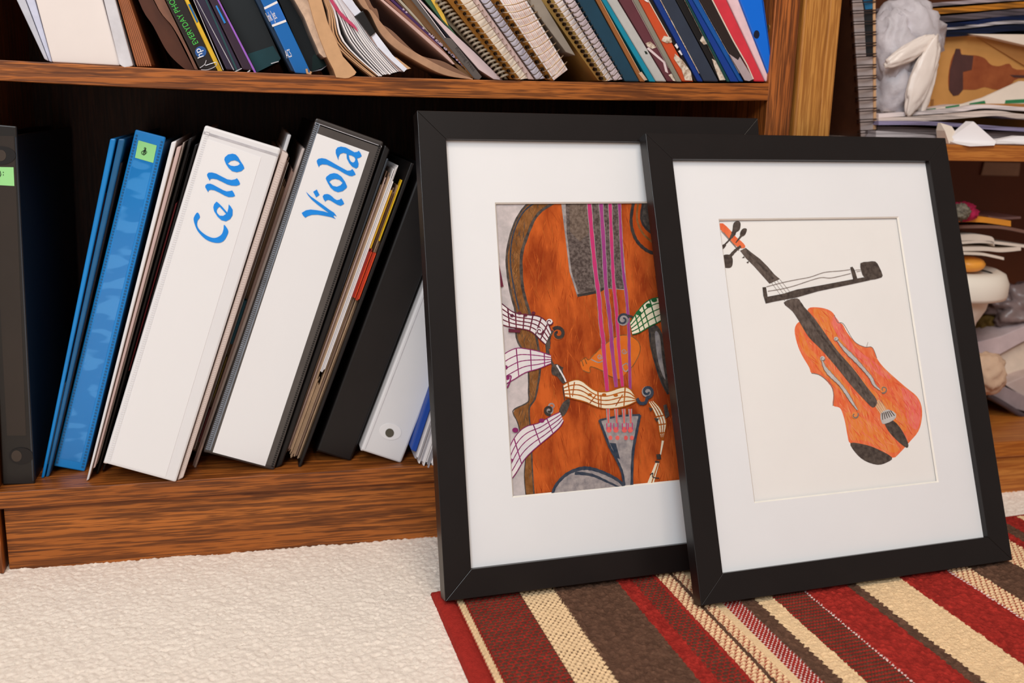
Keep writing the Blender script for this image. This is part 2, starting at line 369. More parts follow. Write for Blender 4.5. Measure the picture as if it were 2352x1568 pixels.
for s0, s1, kind, zz in STR:
    tri = np.abs(((Rr/.0065) % 1)-.5)*2
    lo = s0-(zz*tri if zz else 0); mk = (S >= lo) & (S < s1+0.004)
    base = A3('red')
    if kind == 'bind':
        t = (S-s0)/(s1-s0); h = np.sqrt(np.clip(1-(2*t-1)**2, 0, 1)); put(mk, A3('red')*(0.9+0.2*vn(S, Rr, 350, 8))[..., None], .0045*h-.001+.0003*np.sin(Rr/.0022*6.28+S*900))
    elif kind == 'cord':
        t = np.abs((S-(s0+s1)/2)/(s1-s0)*2-0.1*np.sin(Rr/.005*6.28)); w = t < .62
        put(mk, A3('red')*.85*fz, -.0008); put(mk & w, A3('cream')*(.85+.25*n1)[..., None], .0012+.0006*np.sin(Rr/.005*6.28+S*1500))
    elif kind in ('chk', 'chk2'):
        fu, fv, row = cells(.0058, .0042); d = (fu/.42)**2+(fv/.40)**2; h = np.clip(1-d, 0, 1)
        put(mk, A3('red')*.95*fz, .0004+.0008*np.cos(fu*6.28+3.14)); put(mk & (d < 1), A3('dark')*1.1*fz, .0004+.0015*np.sqrt(h))
    elif kind == 'rows':
        fu, fv, row = cells(.0030, .0046, 0.0); d = (fu/.55)**2+(fv/.30)**2; h = np.clip(1-d, 0, 1)
        put(mk, A3('red')*.95*fz, .0005+.0007*np.cos(fu*6.28)); put(mk & (d < 1), A3('dark')*1.1*fz, .0005+.0015*np.sqrt(h))
    elif kind == 'basket':
        fu, fv, row = cells(.0052, .0033); g = (np.abs(fu) > .38) & (np.abs(fv) < .30)
        put(mk, A3('cream')*(.92+.16*n1)[..., None], .0010+.0007*np.cos(fv*6.28)*np.cos(fu*3.14)); put(mk & g, A3('dark')*.9, -.0004)
    elif kind == 'loops':
        fu, fv, row = cells(.0056, .0042); d = (fu/.46)**2+((fv+.15*np.abs(fu))/.36)**2; h = np.clip(1-d, 0, 1)
        put(mk, A3('red')*fz, .0); put(mk & (d < 1), A3('cream')*(.9+.2*n1)[..., None], .0004+.0022*np.sqrt(h))
    elif kind == 'rwb':
        fu, fv, row = cells(.0040, .0024); g = (np.abs(fu) > .30) & (np.abs(fv) < .36)
        put(mk, A3('red')*fz, .0006+.0006*np.cos(fv*6.28)); put(mk & g, A3('white'), .0002)
    elif kind == 'dots':
        g = ((Rr/.0036) % 1) < .5; put(mk, A3('red')*fz, .0005); put(mk & g, A3('white'), .0010)
    elif kind == 'flat':
        put(mk, A3('cream')*(.95+.1*n1)[..., None], .0004+.0002*n1)
    elif kind == 'cream':
        q = vn(S*.6, Rr*1.6, 330, 5); q2 = np.abs(q-.5)*2; put(mk, A3('cream')*(.88+.2*q)[..., None], .0006+.0022*q2*n1+.0008*n2)
    else:
        base = A3('red' if kind == 'red' else 'brown'); q = vn(S+.3*Rr, Rr-.2*S, 300, 6)
        put(mk, base*(.62+.75*q*n1+.25*n3)[..., None], .0004+.0018*q+.0012*n2)
yfar = -0.111+0.085*(S-.37)
edge = np.clip(Rr/.012, 0, 1); roll = np.where(Rr < .010, .0035*np.sqrt(np.clip(1-((Rr-.005)/.005)**2, 0, 1))-.0045, 0)
col[Rr < .010] = A3('red')*.9
Z = .0048+H; Z = np.where(Rr < .010, np.clip(.005+roll, .0, .01), Z)
Z[0, :] = 0.0; Z[:, 0] = 0.0
Xr = S-0.04*((yfar-Rr)+.28); Yr = yfar-Rr
rug_m = D.materials.new('woven_yarn'); rug_m.use_nodes = True; nt = rug_m.node_tree; bs = nt.nodes['Principled BSDF']
bs.inputs['Roughness'].default_value = 0.9; bs.inputs['Specular IOR Level'].default_value = 0.15
va = N(nt, 'ShaderNodeVertexColor', _layer_name='yarn'); tc = N(nt, 'ShaderNodeTexCoord'); no = N(nt, 'ShaderNodeTexNoise', Scale=900.0, Detail=3.0)
mr = N(nt, 'ShaderNodeMapRange'); mr.inputs[3].default_value = 0.75; mr.inputs[4].default_value = 1.25
mx = N(nt, 'ShaderNodeVectorMath', _operation='SCALE'); bp = N(nt, 'ShaderNodeBump', Strength=0.7, Distance=0.0008)
nt.links.new(tc.outputs['Object'], no.inputs['Vector']); nt.links.new(no.outputs['Fac'], mr.inputs[0]); nt.links.new(va.outputs[0], mx.inputs[0])
nt.links.new(mr.outputs[0], mx.inputs['Scale']); nt.links.new(mx.outputs[0], bs.inputs['Base Color']); nt.links.new(no.outputs['Fac'], bp.inputs['Height']); nt.links.new(bp.outputs[0], bs.inputs['Normal'])
rug = gridmesh('rug', Xr, Yr, Z, col, rug_m)
tag(rug, 'striped red, brown and cream woven rug lying on the carpet under both frames', 'rug')

# ------------------------------------------------------------------ picture frames
FW, FH, FB = 0.32716, 0.41133, 0.02378
def frame_thing(p, label, mu0, mv0, mu1, mv1, recess=0.006, dep=0.016):
    x0, y0, ya, ti, z0, ro = p
    u = Vector((math.cos(ya), math.sin(ya), 0)); n = Vector((-math.sin(ya), math.cos(ya), 0)); v = n*math.sin(ti)+_z*math.cos(ti)
    wv = u.cross(v)*-1  # backwards, into the frame
    o = D.objects.new('picture_frame', None); COL.objects.link(o); o.empty_display_size = .03
    o.matrix_world = Matrix(((u.x, v.x, -wv.x, x0), (u.y, v.y, -wv.y, y0), (u.z, v.z, -wv.z, z0), (0, 0, 0, 1)))
    tag(o, label, 'picture frame', 'black framed instrument drawings'); ORG[o] = Vector((0, 0, 0))
    g = 0.00003; B = FB
    rails = [[(0+g, 0), (FW-g, 0), (FW-B-g, B), (B+g, B)], [(FW, g), (FW, FH-g), (FW-B, FH-B-g), (FW-B, B+g)],
             [(FW-g, FH), (g, FH), (B+g, FH-B), (FW-B-g, FH-B)], [(0, FH-g), (0, g), (B, B+g), (B, FH-B-g)]]
    for r in rails:
        V = [(a, c, 0) for a, c in r]+[(a, c, -dep) for a, c in r]
        mesh('frame_rail', V, [[0, 1, 2, 3], [7, 6, 5, 4], [0, 4, 5, 1], [1, 5, 6, 2], [2, 6, 7, 3], [3, 7, 4, 0]], black_frame, o, bevel=0.0004, local=True)
    # mat board with a bevelled window
    e = 0.003; i0, i1, j0, j1 = B-e, FW-B+e, B-e, FH-B+e; z1, z2 = -recess, -recess-.0014; k = .0013
    O = [(i0, j0), (i1, j0), (i1, j1), (i0, j1)]; I = [(mu0, mv0), (mu1, mv0), (mu1, mv1), (mu0, mv1)]; I2 = [(mu0+k, mv0+k), (mu1-k, mv0+k), (mu1-k, mv1-k), (mu0+k, mv1-k)]
    V = [(a, c, z1) for a, c in O]+[(a, c, z1) for a, c in I]+[(a, c, z2) for a, c in I2]
    F = []; fm = []
    for q in range(4):
        r = (q+1) % 4; F.append([q, r, 4+r, 4+q]); fm.append(0); F.append([4+q, 4+r, 8+r, 8+q]); fm.append(1)
    mesh('mat_board', V, F, [matboard, bevel_m], o, fm, local=True)
    V = [(i0, j0, -dep+.003), (i1, j0, -dep+.003), (i1, j1, -dep+.003), (i0, j1, -dep+.003), (i0, j0, -dep+.001), (i1, j0, -dep+.001), (i1, j1, -dep+.001), (i0, j1, -dep+.001)]
    mesh('backing_board', V, [[0, 1, 2, 3], [7, 6, 5, 4], [0, 4, 5, 1], [1, 5, 6, 2], [2, 6, 7, 3], [3, 7, 4, 0]], kraft, o, local=True)
    P0 = Vector((x0, y0, z0)); zs = z2-.0015
    Pp = P0 - wv*zs  # point of the drawing plane (local z = zs)
    def loc(px, py):
        d = ray(px, py); t = (Pp-CP).dot(wv)/d.dot(wv); h = CP+d*t-P0; return (h.dot(u), h.dot(v))
    return o, loc, zs, (i0, i1, j0, j1)
class Drawing:
    """one sheet of paper whose coloured shapes are faces of the same mesh"""
    def __init__(s, conv, z): s.c = conv; s.z = z; s.V = []; s.F = []; s.M = []; s.m = []; s.k = 0
    def mi(s, m):
        if m not in s.m: s.m.append(m)
        return s.m.index(m)
    def raw(s, P2, F, m):
        s.k += 1; b = len(s.V); z = s.z+s.k*.000012; s.V += [(a, c, z) for a, c in P2]; s.F += [[i+b for i in f] for f in F]; s.M += [s.mi(m)]*len(F)
    def poly(s, pts, m, f=None, sm=0, holes=None):
        f = f or s.f
        if sm: pts = [(p.x, p.y) for p in smooth_path(pts, sm, True)]
        loops = [[s.c(*f(*p)) for p in pts]]
        for h in (holes or []): loops.append([s.c(*f(*p)) for p in h])
        tr = tessellate_polygon([[Vector((a, c, 0)) for a, c in L] for L in loops]); P = [p for L in loops for p in L]
        s.raw(P, s.up(P, tr), m)
    def up(s, P, tr):
        out = []
        for t in tr:
            a, b2, c = [P[i] for i in t]
            out.append(list(t) if (b2[0]-a[0])*(c[1]-a[1])-(c[0]-a[0])*(b2[1]-a[1]) > 0 else list(t[::-1]))
        return out
    def stroke(s, pts, wd, m, f=None, k=6):
        f = f or s.f; P = [s.c(*f(*p)) for p in pts]; P = [(p.x, p.y) for p in smooth_path(P, k)] if len(P) > 2 else P
        n = len(P); ws = wd if isinstance(wd, (list, tuple)) else [wd, wd]; V = []
        for i, p in enumerate(P):
            a = P[max(0, i-1)]; b2 = P[min(n-1, i+1)]; d = Vector((b2[0]-a[0], b2[1]-a[1])); d = d.normalized() if d.length > 1e-9 else Vector((1, 0))
            t = i/(n-1)*(len(ws)-1); j = min(int(t), len(ws)-2); w = (ws[j]+(ws[j+1]-ws[j])*(t-j))*.5*(1+.12*math.sin(i*2.3+n))
            V += [(p[0]-d.y*w, p[1]+d.x*w), (p[0]+d.y*w, p[1]-d.x*w)]
        F = [[2*i, 2*i+1, 2*i+3, 2*i+2] for i in range(n-1)]
        s.raw(V, F, m)
    def ribbon(s, top, bot, fill, line, nl=4, bars=(), f=None, w=.0007):
        f = f or s.f
        A = smooth_path([(*f(*p), 0) for p in top], 5); Bq = smooth_path([(*f(*p), 0) for p in bot], 5)
        def res(P, n):
            L = [0]; 
            for i in range(1, len(P)): L.append(L[-1]+(P[i]-P[i-1]).length)
            out = []
            for q in range(n):
                t = L[-1]*q/(n-1); j = max(1, min(len(P)-1, next((i for i, l in enumerate(L) if l >= t), len(P)-1)))
                dl = L[j]-L[j-1]; out.append(P[j-1].lerp(P[j], (t-L[j-1])/dl if dl > 0 else 0))
            return out
        A = res(A, 16); Bq = res(Bq, 16); idn = lambda x, y: (x, y)
        s.poly([(p.x, p.y) for p in A]+[(p.x, p.y) for p in Bq[::-1]], fill, idn)
        for i in range(nl+1):
            t = i/nl; s.stroke([((a.lerp(c, t)).x, (a.lerp(c, t)).y) for a, c in zip(A, Bq)], w, line, idn, 2)
        for t in bars:
            j = int(t*15); s.stroke([(A[j].x, A[j].y), (Bq[j].x, Bq[j].y)], w*1.2, line, idn)
    def streaks(s, region, mats, n, ang, spread, lens, f, w):
        """many short pencil strokes whose middles lie inside the region (pixels)"""
        rd = random.Random(len(region)); xs = [p[0] for p in region]; ys = [p[1] for p in region]; k = 0; groups = {}
        def inside(x, y):
            c = False; m = len(region)
            for i in range(m):
                (xa, ya), (xb, yb) = region[i], region[i-1]
                if (ya > y) != (yb > y) and x < (xb-xa)*(y-ya)/(yb-ya)+xa: c = not c
            return c
        for _ in range(n*4):
            if k >= n: break
            x = rd.uniform(min(xs), max(xs)); y = rd.uniform(min(ys), max(ys)); a = ang+rd.gauss(0, spread); L = rd.uniform(*lens)
            dx, dy = math.cos(a)*L, math.sin(a)*L
            if not (inside(x-dx, y-dy) and inside(x+dx, y+dy) and inside(x, y)): continue
            k += 1; A = s.c(*f(x-dx, y-dy)); Bp = s.c(*f(x+dx, y+dy)); M = s.c(*f(x+rd.uniform(-1, 1), y)); d = Vector((Bp[0]-A[0], Bp[1]-A[1])).normalized(); ww = w*rd.uniform(.4, 1)*.5
            g = groups.setdefault(rd.randrange(len(mats)), ([], [])); b = len(g[0])
            g[0].extend([A, (M[0]+d.y*ww, M[1]-d.x*ww), Bp, (M[0]-d.y*ww, M[1]+d.x*ww)]); g[1].append([b, b+1, b+2, b+3])
        for q, (V, F) in groups.items():
            # stagger neighbours by a hair so that overlapping strokes do not fight
            s.k += 1; b = len(s.V); z = s.z+s.k*.000012; s.V += [(a, c, z+(i//4 % 7)*.000001) for i, (a, c) in enumerate(V)]; s.F += [[i+b for i in f_] for f_ in F]; s.M += [s.mi(mats[q])]*len(F)
    def curl(s, cx, cy, r, line, fill, f=None, turn=1.4, a0=0.0, sg=1, w=.0016):
        f = f or s.f
        s.poly([(cx+r*.95*math.cos(a), cy+r*.95*math.sin(a)) for a in [i*math.pi/8 for i in range(16)]], fill, f)
        s.stroke([(cx+r*(1-.75*i/14)*math.cos(a0+sg*turn*2*math.pi*i/14), cy+r*(1-.75*i/14)*math.sin(a0+sg*turn*2*math.pi*i/14)) for i in range(15)], [w, w*.7], line, f, 4)
def pencil(name, rgb, rgb2, scale=220, stretch=(1, 1, 1), contrast=(0.35, 0.65)):
    return mat(name, rgb, 0.85, 0.12, rgb2=rgb2, scale=scale, stretch=stretch, contrast=contrast, detail=6)
# frame on the left: cello painting
f1p = (0.369514, -0.148377, 0.070551, 0.279272, 0.01237, 0)
f2p = (0.577576, -0.195119, 0.082164, 0.383990, 0.01163, 0)
F1, loc1, zs1, rc = frame_thing(f1p, 'black frame, left and partly covered, holding the bold orange instrument painting with music ribbons', 0.0655, 0.0790, 0.2625, 0.3340)
dr = Drawing(loc1, zs1)
fa = lambda x, y: (1100+x/4.356, 440+y/4.356)
fb = lambda x, y: (1100+x/4.126, 780+y/4.126)
idp = lambda x, y: (x, y)
p_bg = pencil('drawing_grey_lilac', (214, 200, 198), (186, 176, 174), 90)
p_or = mat('drawing_orange', (146, 56, 20), .85, .12, rgb2=(208, 98, 40), scale=22, stretch=(2.0, .8, 1), contrast=(.38, .62), detail=10)
p_or2 = pencil('drawing_deep_orange', (164, 62, 18), (190, 82, 28), 50, (3, 0.5, 1))
p_org = pencil('drawing_bright_orange', (216, 104, 34), (224, 118, 44), 60)
p_br = pencil('drawing_ochre', (150, 100, 58), (120, 74, 36), 150)
p_dk = pencil('drawing_charcoal', (60, 54, 52), (96, 84, 76), 260)
p_bk = pencil('drawing_black', (76, 64, 60), (118, 104, 98), 420, (1, 1, 1), (0.4, 0.62))
p_ln = pencil('drawing_dark_line', (46, 44, 48), (76, 66, 58), 120)
p_gy = pencil('drawing_grey', (176, 164, 160), (136, 128, 130), 160)
p_wh = pencil('drawing_white', (236, 226, 222), (220, 214, 216), 40)
p_cr = pencil('drawing_cream', (246, 234, 210), (236, 220, 188), 40)
p_pk = pencil('drawing_magenta', (206, 56, 110), (190, 60, 120), 60)
p_vi = pencil('drawing_violet', (170, 70, 130), (150, 60, 130), 60)
p_mr = pencil('drawing_maroon', (112, 44, 58), (90, 40, 60), 90)
p_pu = pencil('drawing_purple', (150, 50, 110), (126, 40, 92), 90)
p_gn = pencil('drawing_green', (36, 110, 60), (30, 86, 46), 90)
p_ob = pencil('drawing_orange_line', (190, 100, 30), (150, 70, 20), 90)
p_sa = pencil('drawing_salmon', (232, 110, 100), (220, 90, 90), 90)
p_nv = pencil('drawing_navy', (44, 56, 74), (70, 74, 84), 200)
i0, i1, j0, j1 = rc
dr.raw([(i0, j0), (i1, j0), (i1, j1), (i0, j1)], [[0, 1, 2, 3]], p_bg)
dr.f = fa
JA = lambda L: [fa(*p) for p in L]; JB = lambda L: [fb(*p) for p in L]
outer = JA([(640, 30), (520, 90), (400, 230), (320, 420), (278, 640), (290, 850), (325, 1040), (365, 1200), (370, 1400)])+JB([(370, 20), (440, 150), (470, 320), (470, 500), (465, 590), (340, 655), (325, 700), (365, 780), (395, 900), (440, 1080), (430, 1300), (455, 1560)])
inner = JA([(880, 60), (700, 140), (570, 250), (480, 450), (425, 640), (430, 900), (460, 1060), (500, 1190), (560, 1400)])+JB([(560, 60), (580, 250), (560, 420), (530, 560), (480, 640), (478, 740), (490, 860), (500, 1080), (510, 1300), (530, 1560)])
right = [(1720, 1180), (1720, 400)]
dr.poly(outer+right, p_br, idp); dr.poly(inner+right, p_or, idp)
# coloured-pencil streaks
dr.streaks(inner+right, [pencil('streak_bright', (220, 110, 48), (200, 88, 32), 200), pencil('streak_deep', (140, 48, 16), (160, 60, 20), 200), p_or, pencil('streak_dull', (170, 84, 34), (186, 96, 40), 200)], 2200, 1.5, .22, (8, 26), idp, .0007)
dr.streaks(outer+inner[::-1], [p_dk, pencil('streak_ochre', (176, 124, 76), (150, 104, 60), 200), pencil('streak_umber', (100, 66, 36), (120, 84, 46), 200)], 420, 1.6, .3, (6, 16), idp, .0006)
for L, w in ((outer, .0016), (inner, .0022)): dr.stroke(L, [w, w*1.3, w, w*.6, w*.5], p_dk, idp, 4)
dr.stroke(JA([(560, 110), (440, 210), (350, 400), (315, 620), (330, 850), (400, 1180)]), .0012, p_nv, idp)
# fingerboard and strings
dr.poly([(815, 60), (1400, 60), (1440, 500), (1480, 985), (1270, 968), (1170, 1015), (985, 1050), (905, 800), (860, 420)], p_gy, fa)
dr.poly([(865, 60), (1385, 60), (1425, 500), (1455, 975), (1270, 965), (1170, 1008), (1000, 1035), (925, 800), (878, 420)], p_bk, fa)
dr.poly([(905, 60), (1080, 60), (1110, 400), (1010, 500), (910, 400)], pencil('drawing_black_warm', (92, 76, 66), (130, 112, 100), 420), fa)
dr.stroke([(985, 1040), (1170, 1005), (1265, 960)], .0022, p_ln, fa)
S1 = JA([(1098, 60), (1130, 450), (1165, 800), (1200, 1060), (1220, 1330), (1245, 1500)])+JB([(1180, 80), (1215, 490)])
S2 = JA([(1215, 60), (1245, 500), (1270, 950), (1300, 1200), (1325, 1450)])+JB([(1258, 60), (1300, 450)])
S3 = JA([(1308, 60), (1330, 600), (1345, 900), (1370, 1150), (1392, 1450)])+JB([(1322, 60), (1360, 450)])
S4 = JA([(1400, 60), (1422, 500), (1442, 800), (1475, 1050), (1498, 1400)])+JB([(1422, 60), (1432, 480)])
# bright little instrument behind the strings
dr.poly([(960, 205), (1010, 170), (1040, 190), (1110, 120), (1200, 40), (1300, -30), (1420, -40), (1510, 20), (1525, 110), (1470, 230), (1400, 310), (1320, 375), (1230, 340), (1180, 300), (1060, 255), (1050, 310), (985, 290)], p_org, fb, 3)
dr.stroke([(960, 205), (1010, 170), (1040, 190), (1110, 120), (1200, 40), (1300, -30), (1420, -40), (1510, 20), (1525, 110), (1470, 230), (1400, 310)], .0008, p_br, fb)
dr.stroke([(985, 290), (1050, 310), (1060, 255), (1180, 300), (1230, 340), (1320, 375)], .0008, p_br, fb)
for c in ((1145, 160), (1375, 110)): dr.curl(c[0], c[1], 26, p_gy, p_org, fb, w=.0009)
dr.stroke([(1060, 185), (1130, 215), (1170, 200)], .001, p_gy, fb); dr.stroke([(1400, 220), (1360, 250), (1385, 300), (1420, 270), (1400, 220)], .0009, p_gy, fb)
dr.stroke([(990, 250), (975, 200)], .0009, p_br, fb); dr.stroke([(1020, 230), (1000, 175)], .0009, p_br, fb)
for L, w, m in ((S1, .0036, p_pk), (S2, .0034, p_vi), (S3, .0030, p_pk), (S4, .0026, p_vi)):
    dr.stroke(L, [w*1.35, w*1.12], p_gy, idp, 4); dr.stroke(L, w, m, idp, 4)
# round shape at the top right
dr.poly([(1530, 60), (1520, 300), (1560, 460), (1640, 560), (1740, 615), (1900, 640), (1980, 60)], p_or2, fa)
dr.poly([(1640, 60), (1620, 280), (1680, 390), (1800, 460), (1980, 440), (1980, 60)], p_dk, fa)
dr.stroke([(1545, 100), (1520, 300), (1560, 460), (1640, 560), (1740, 615), (1900, 640)], .003, p_ln, fa)
dr.stroke([(1640, 110), (1622, 270), (1680, 380), (1790, 450)], .0022, p_ln, fa)
dr.stroke([(1590, 110), (1580, 280), (1640, 420), (1740, 510)], .002, p_br, fa)
# right sound hole and its scroll
dr.poly([(1610, -120), (1690, -130), (1760, 20), (1775, 220), (1795, 400), (1792, 520), (1720, 400), (1655, 200), (1620, 20)], p_dk, fb, 4)
dr.poly([(1665, -60), (1710, -40), (1735, 180), (1765, 380), (1700, 220)], p_gy, fb, 4)
dr.stroke([(1612, -110), (1630, 60), (1690, 280), (1790, 515)], .002, p_ln, fb)
dr.curl(1440, 1282, 62, p_nv, p_gy, fa, 1.2, -.3, -1, .0022); dr.stroke([(1490, 1240), (1545, 1262), (1530, 1310)], .002, p_ln, fa)
# left sound hole
dr.curl(790, 1422, 66, p_ln, p_or, fa, 1.1, -2.4, 1, .0034); dr.stroke([(740, 1390), (700, 1460), (690, 1568)], [.002, .004], p_dk, fa)
dr.stroke([(650, 10), (650, 120), (700, 240)], [.004, .002], p_dk, fb)
dr.poly([(690, 250), (735, 230), (790, 262), (805, 250), (790, 290), (815, 385), (790, 412), (740, 350), (690, 325)], p_dk, fb, 3)
dr.stroke([(735, 240), (800, 350), (822, 400)], .0014, p_wh, fb)
dr.poly([(755, 690), (790, 600), (850, 560), (858, 610), (825, 690), (790, 725)], p_dk, fb, 3)
dr.curl(690, 630, 34, p_gy, p_or, fb, 1.0, 2.5, 1, .0014); dr.curl(662, 668, 44, p_ln, p_gy, fb, 1.2, 1.2, 1, .0026)
dr.stroke([(815, 400), (795, 450), (810, 570)], .0008, p_ln, fb)
# music ribbons
dr.ribbon(JA([(185, 1085), (250, 1140), (350, 1210), (480, 1232), (600, 1250), (680, 1310), (722, 1400)]), JA([(205, 1320), (290, 1350), (420, 1372), (500, 1390), (560, 1430), (610, 1480), (662, 1528)]), p_wh, p_mr, 4, (.2, .38, .5, .62, .75, .88), idp, .0010)
dr.ribbon(JB([(205, 165), (270, 115), (360, 80), (450, 88), (560, 110), (680, 150)]), JB([(232, 430), (330, 375), (440, 310), (560, 275), (680, 225)]), p_wh, p_pu, 4, (.36, .66, .92), idp, .0008)
dr.ribbon(JB([(270, 1110), (300, 990), (370, 880), (450, 820), (560, 790), (680, 725), (765, 685)]), JB([(285, 1345), (350, 1260), (430, 1130), (540, 1020), (660, 920), (760, 830), (798, 770)]), p_wh, p_pu, 4, (.3, .62, .85), idp, .0008)
dr.ribbon(JB([(795, 430), (870, 388), (960, 385), (1060, 460), (1130, 492), (1230, 490), (1330, 455), (1415, 457), (1490, 555)]), JB([(815, 540), (900, 562), (1000, 588), (1120, 640), (1220, 655), (1340, 640), (1430, 612), (1500, 575)]), p_cr, p_ob, 4, (.12, .5, .86), idp, .0010)
dr.ribbon(JA([(1508, 1310), (1560, 1230), (1640, 1130), (1700, 1085), (1760, 1065), (1850, 1060)]), JA([(1530, 1430), (1600, 1410), (1700, 1350), (1800, 1300), (1880, 1240)]), p_cr, p_gn, 4, (.2, .35, .5, .7), idp, .0010)
dr.ribbon(JB([(1600, 590), (1650, 680), (1690, 780), (1705, 880), (1728, 960)]), JB([(1650, 580), (1720, 660), (1768, 780), (1755, 880), (1735, 960)]), p_cr, p_ob, 3, (.4, .6, .8), idp, .0010)
for c, r in (((240, 262), 30), ((262, 360), 26), ((340, 855), 30), ((590, 765), 26), ((300, 1140), 20)): dr.poly([(c[0]+r*math.cos(a*.7), c[1]+r*.8*math.sin(a*.7)) for a in range(9)], p_pu, fb)
dr.stroke([(270, 345), (300, 350), (265, 450), (235, 410)], .0012, p_pu, fb)
for c in ((1045, 520), (1180, 520), (1290, 525)): dr.poly([(c[0]+22*math.cos(a*.7), c[1]+14*math.sin(a*.7)) for a in range(9)], p_ob, fb)
for a, c in (((1105, 520), (1045, 600)), ((1150, 520), (1150, 655)), ((1355, 520), (1290, 625)), ((900, 400), (880, 535))): dr.stroke([a, c], .0009, p_ob, fb)
for c in ((325, 1240), (400, 1215), (460, 1235), (540, 1215)): dr.poly([(c[0]+20*math.cos(a*.7), c[1]+16*math.sin(a*.7)) for a in range(9)], p_mr, fa)
for c in ((600, 1395), (700, 1305)): dr.curl(c[0], c[1], 34, p_mr, p_wh, fa, 1.0, 0, 1, .0011)
dr.poly([(290, 1368), (410, 1385), (405, 1412), (290, 1405)], p_mr, fa)
for c in ((1690, 1140), (1590, 1215), (1745, 1085)): dr.poly([(c[0]+30*math.cos(a*.7), c[1]+22*math.sin(a*.7)) for a in range(9)], p_gn, fa)
dr.poly([(1740, 620), (1770, 610), (1800, 720), (1760, 745)], p_dk, fb); dr.poly([(1650, 740), (1700, 745), (1680, 780)], p_dk, fb); dr.poly([(1600, 640), (1640, 650), (1620, 680)], p_dk, fb)
dr.stroke([(1735, 955), (1712, 1090)], [.002, .0008, .0012], p_cr, fb)
dr.poly([(1672, 1085), (1712, 1080), (1720, 1130), (1680, 1130)], p_ln, fb); dr.poly([(1662, 1145), (1705, 1150), (1700, 1165), (1660, 1160)], p_ln, fb)
dr.poly([(1665, 1165), (1700, 1168), (1640, 1390), (1575, 1390)], p_cr, fb); dr.stroke([(1690, 1170), (1620, 1380)], .0011, p_ob, fb); dr.stroke([(1615, 1280), (1640, 1262), (1640, 1300), (1700, 1310)], .001, p_ln, fb)
dr.curl(1588, 492, 56, p_nv, p_gy, fb, 1.25, 1.6, -1, .0030); dr.stroke([(1590, 540), (1570, 595), (1520, 600), (1490, 555)], .003, p_nv, fb)
dr.poly([(168, 722), (195, 718), (240, 950), (212, 955)], p_mr, fa); dr.stroke([(225, 940), (182, 965)], .0012, p_mr, fa)
# tailpiece, fine tuners, chin rest
dr.poly([(1135, 760), (1330, 722), (1520, 712), (1490, 860), (1450, 1080), (1440, 1420), (1368, 1420), (1340, 1230), (1230, 1010)], p_gy, fb)
dr.poly([(1230, 975), (1290, 980), (1330, 1130), (1300, 1120)], p_nv, fb)
dr.stroke([(1135, 760), (1180, 880), (1230, 1010), (1300, 1140), (1350, 1260), (1372, 1400)], .0024, p_nv, fb)
dr.stroke([(1135, 762), (1330, 722), (1520, 712)], .0018, p_nv, fb); dr.stroke([(1518, 712), (1488, 860), (1450, 1080), (1440, 1400)], .0026, p_nv, fb)
for x0_, x1_ in ((1220, 1224), (1298, 1290), (1368, 1370), (1430, 1426)):
    dr.stroke([(x0_-6, 655), (x0_, 780)], .0034, p_gy, fb); dr.stroke([(x0_-5, 655), (x0_, 790)], .0016, p_sa, fb)
    dr.poly([(x1_+26*math.cos(a*.63), 852+28*math.sin(a*.63)) for a in range(10)], p_sa, fb)
    dr.stroke([(x1_-20, 790), (x1_-20, 850)], .0009, p_pk, fb); dr.stroke([(x1_+18, 785), (x1_+18, 850)], .0009, p_pk, fb)
    dr.poly([(x1_+14+19*math.cos(a*.63), 928+22*math.sin(a*.63)) for a in range(10)], p_sa, fb)
ch = [(680, 1490), (720, 1380), (820, 1275), (950, 1220), (1060, 1222), (1200, 1270), (1330, 1345), (1372, 1420)]
dr.poly(ch+[(1372, 1500)], p_gy, fb); dr.stroke(ch, [.0024, .0032, .0024], p_nv, fb)
dr.stroke([(900, 1260), (1060, 1280), (1200, 1340), (1330, 1400)], [.003, .0015], p_nv, fb)
me_o = mesh('drawing', dr.V, dr.F, dr.m, F1, dr.M, local=True)

F2, loc2, zs2, rc = frame_thing(f2p, 'black frame, front right, holding the childlike red violin and bow drawing on white', 0.0660, 0.0785, 0.2625, 0.3335, dep=0.013)
dr = Drawing(loc2, zs2); i0, i1, j0, j1 = rc
fc = lambda x, y: (1600+x/3.92, 480+y/3.92)
fd = lambda x, y: (1750+x/3.733, 680+y/3.733)
q_bg = mat('drawing_paper', (242, 237, 232), 0.9, 0.1, var=0.012, scale=20)
q_rd = pencil('crayon_red_orange', (232, 104, 62), (240, 130, 84), 120, (2.0, 0.7, 1))
q_or = pencil('crayon_orange', (232, 124, 54), (236, 146, 84), 120, (2.0, 0.7, 1))
q_pk = pencil('crayon_pink_red', (236, 98, 90), (240, 134, 116), 120, (2.0, 0.7, 1))
q_bk = pencil('crayon_black', (80, 68, 62), (112, 98, 90), 260, (1.4, .7, 1))
q_bk2 = pencil('crayon_black_dense', (66, 56, 52), (96, 84, 76), 260)
q_gy = pencil('pencil_grey', (206, 200, 196), (186, 180, 176), 120)
q_ln = pencil('pencil_line', (140, 126, 118), (120, 106, 98), 120)
dr.raw([(i0, j0), (i1, j0), (i1, j1), (i0, j1)], [[0, 1, 2, 3]], q_bg)
body = [(395, 108), (470, 95), (560, 112), (615, 150), (640, 215), (690, 240), (730, 310), (790, 385), (860, 430), (945, 440), (985, 530), (1040, 605), (1130, 690), (1240, 785), (1330, 860), (1370, 950), (1370, 1060), (1340, 1160), (1270, 1245), (1180, 1345), (1120, 1385), (1000, 1330), (880, 1280), (760, 1262), (735, 1200), (715, 1090), (690, 1000), (665, 955), (608, 935), (612, 850), (590, 770), (500, 680), (425, 660), (405, 610), (340, 500), (300, 400), (280, 290), (310, 225), (380, 200)]
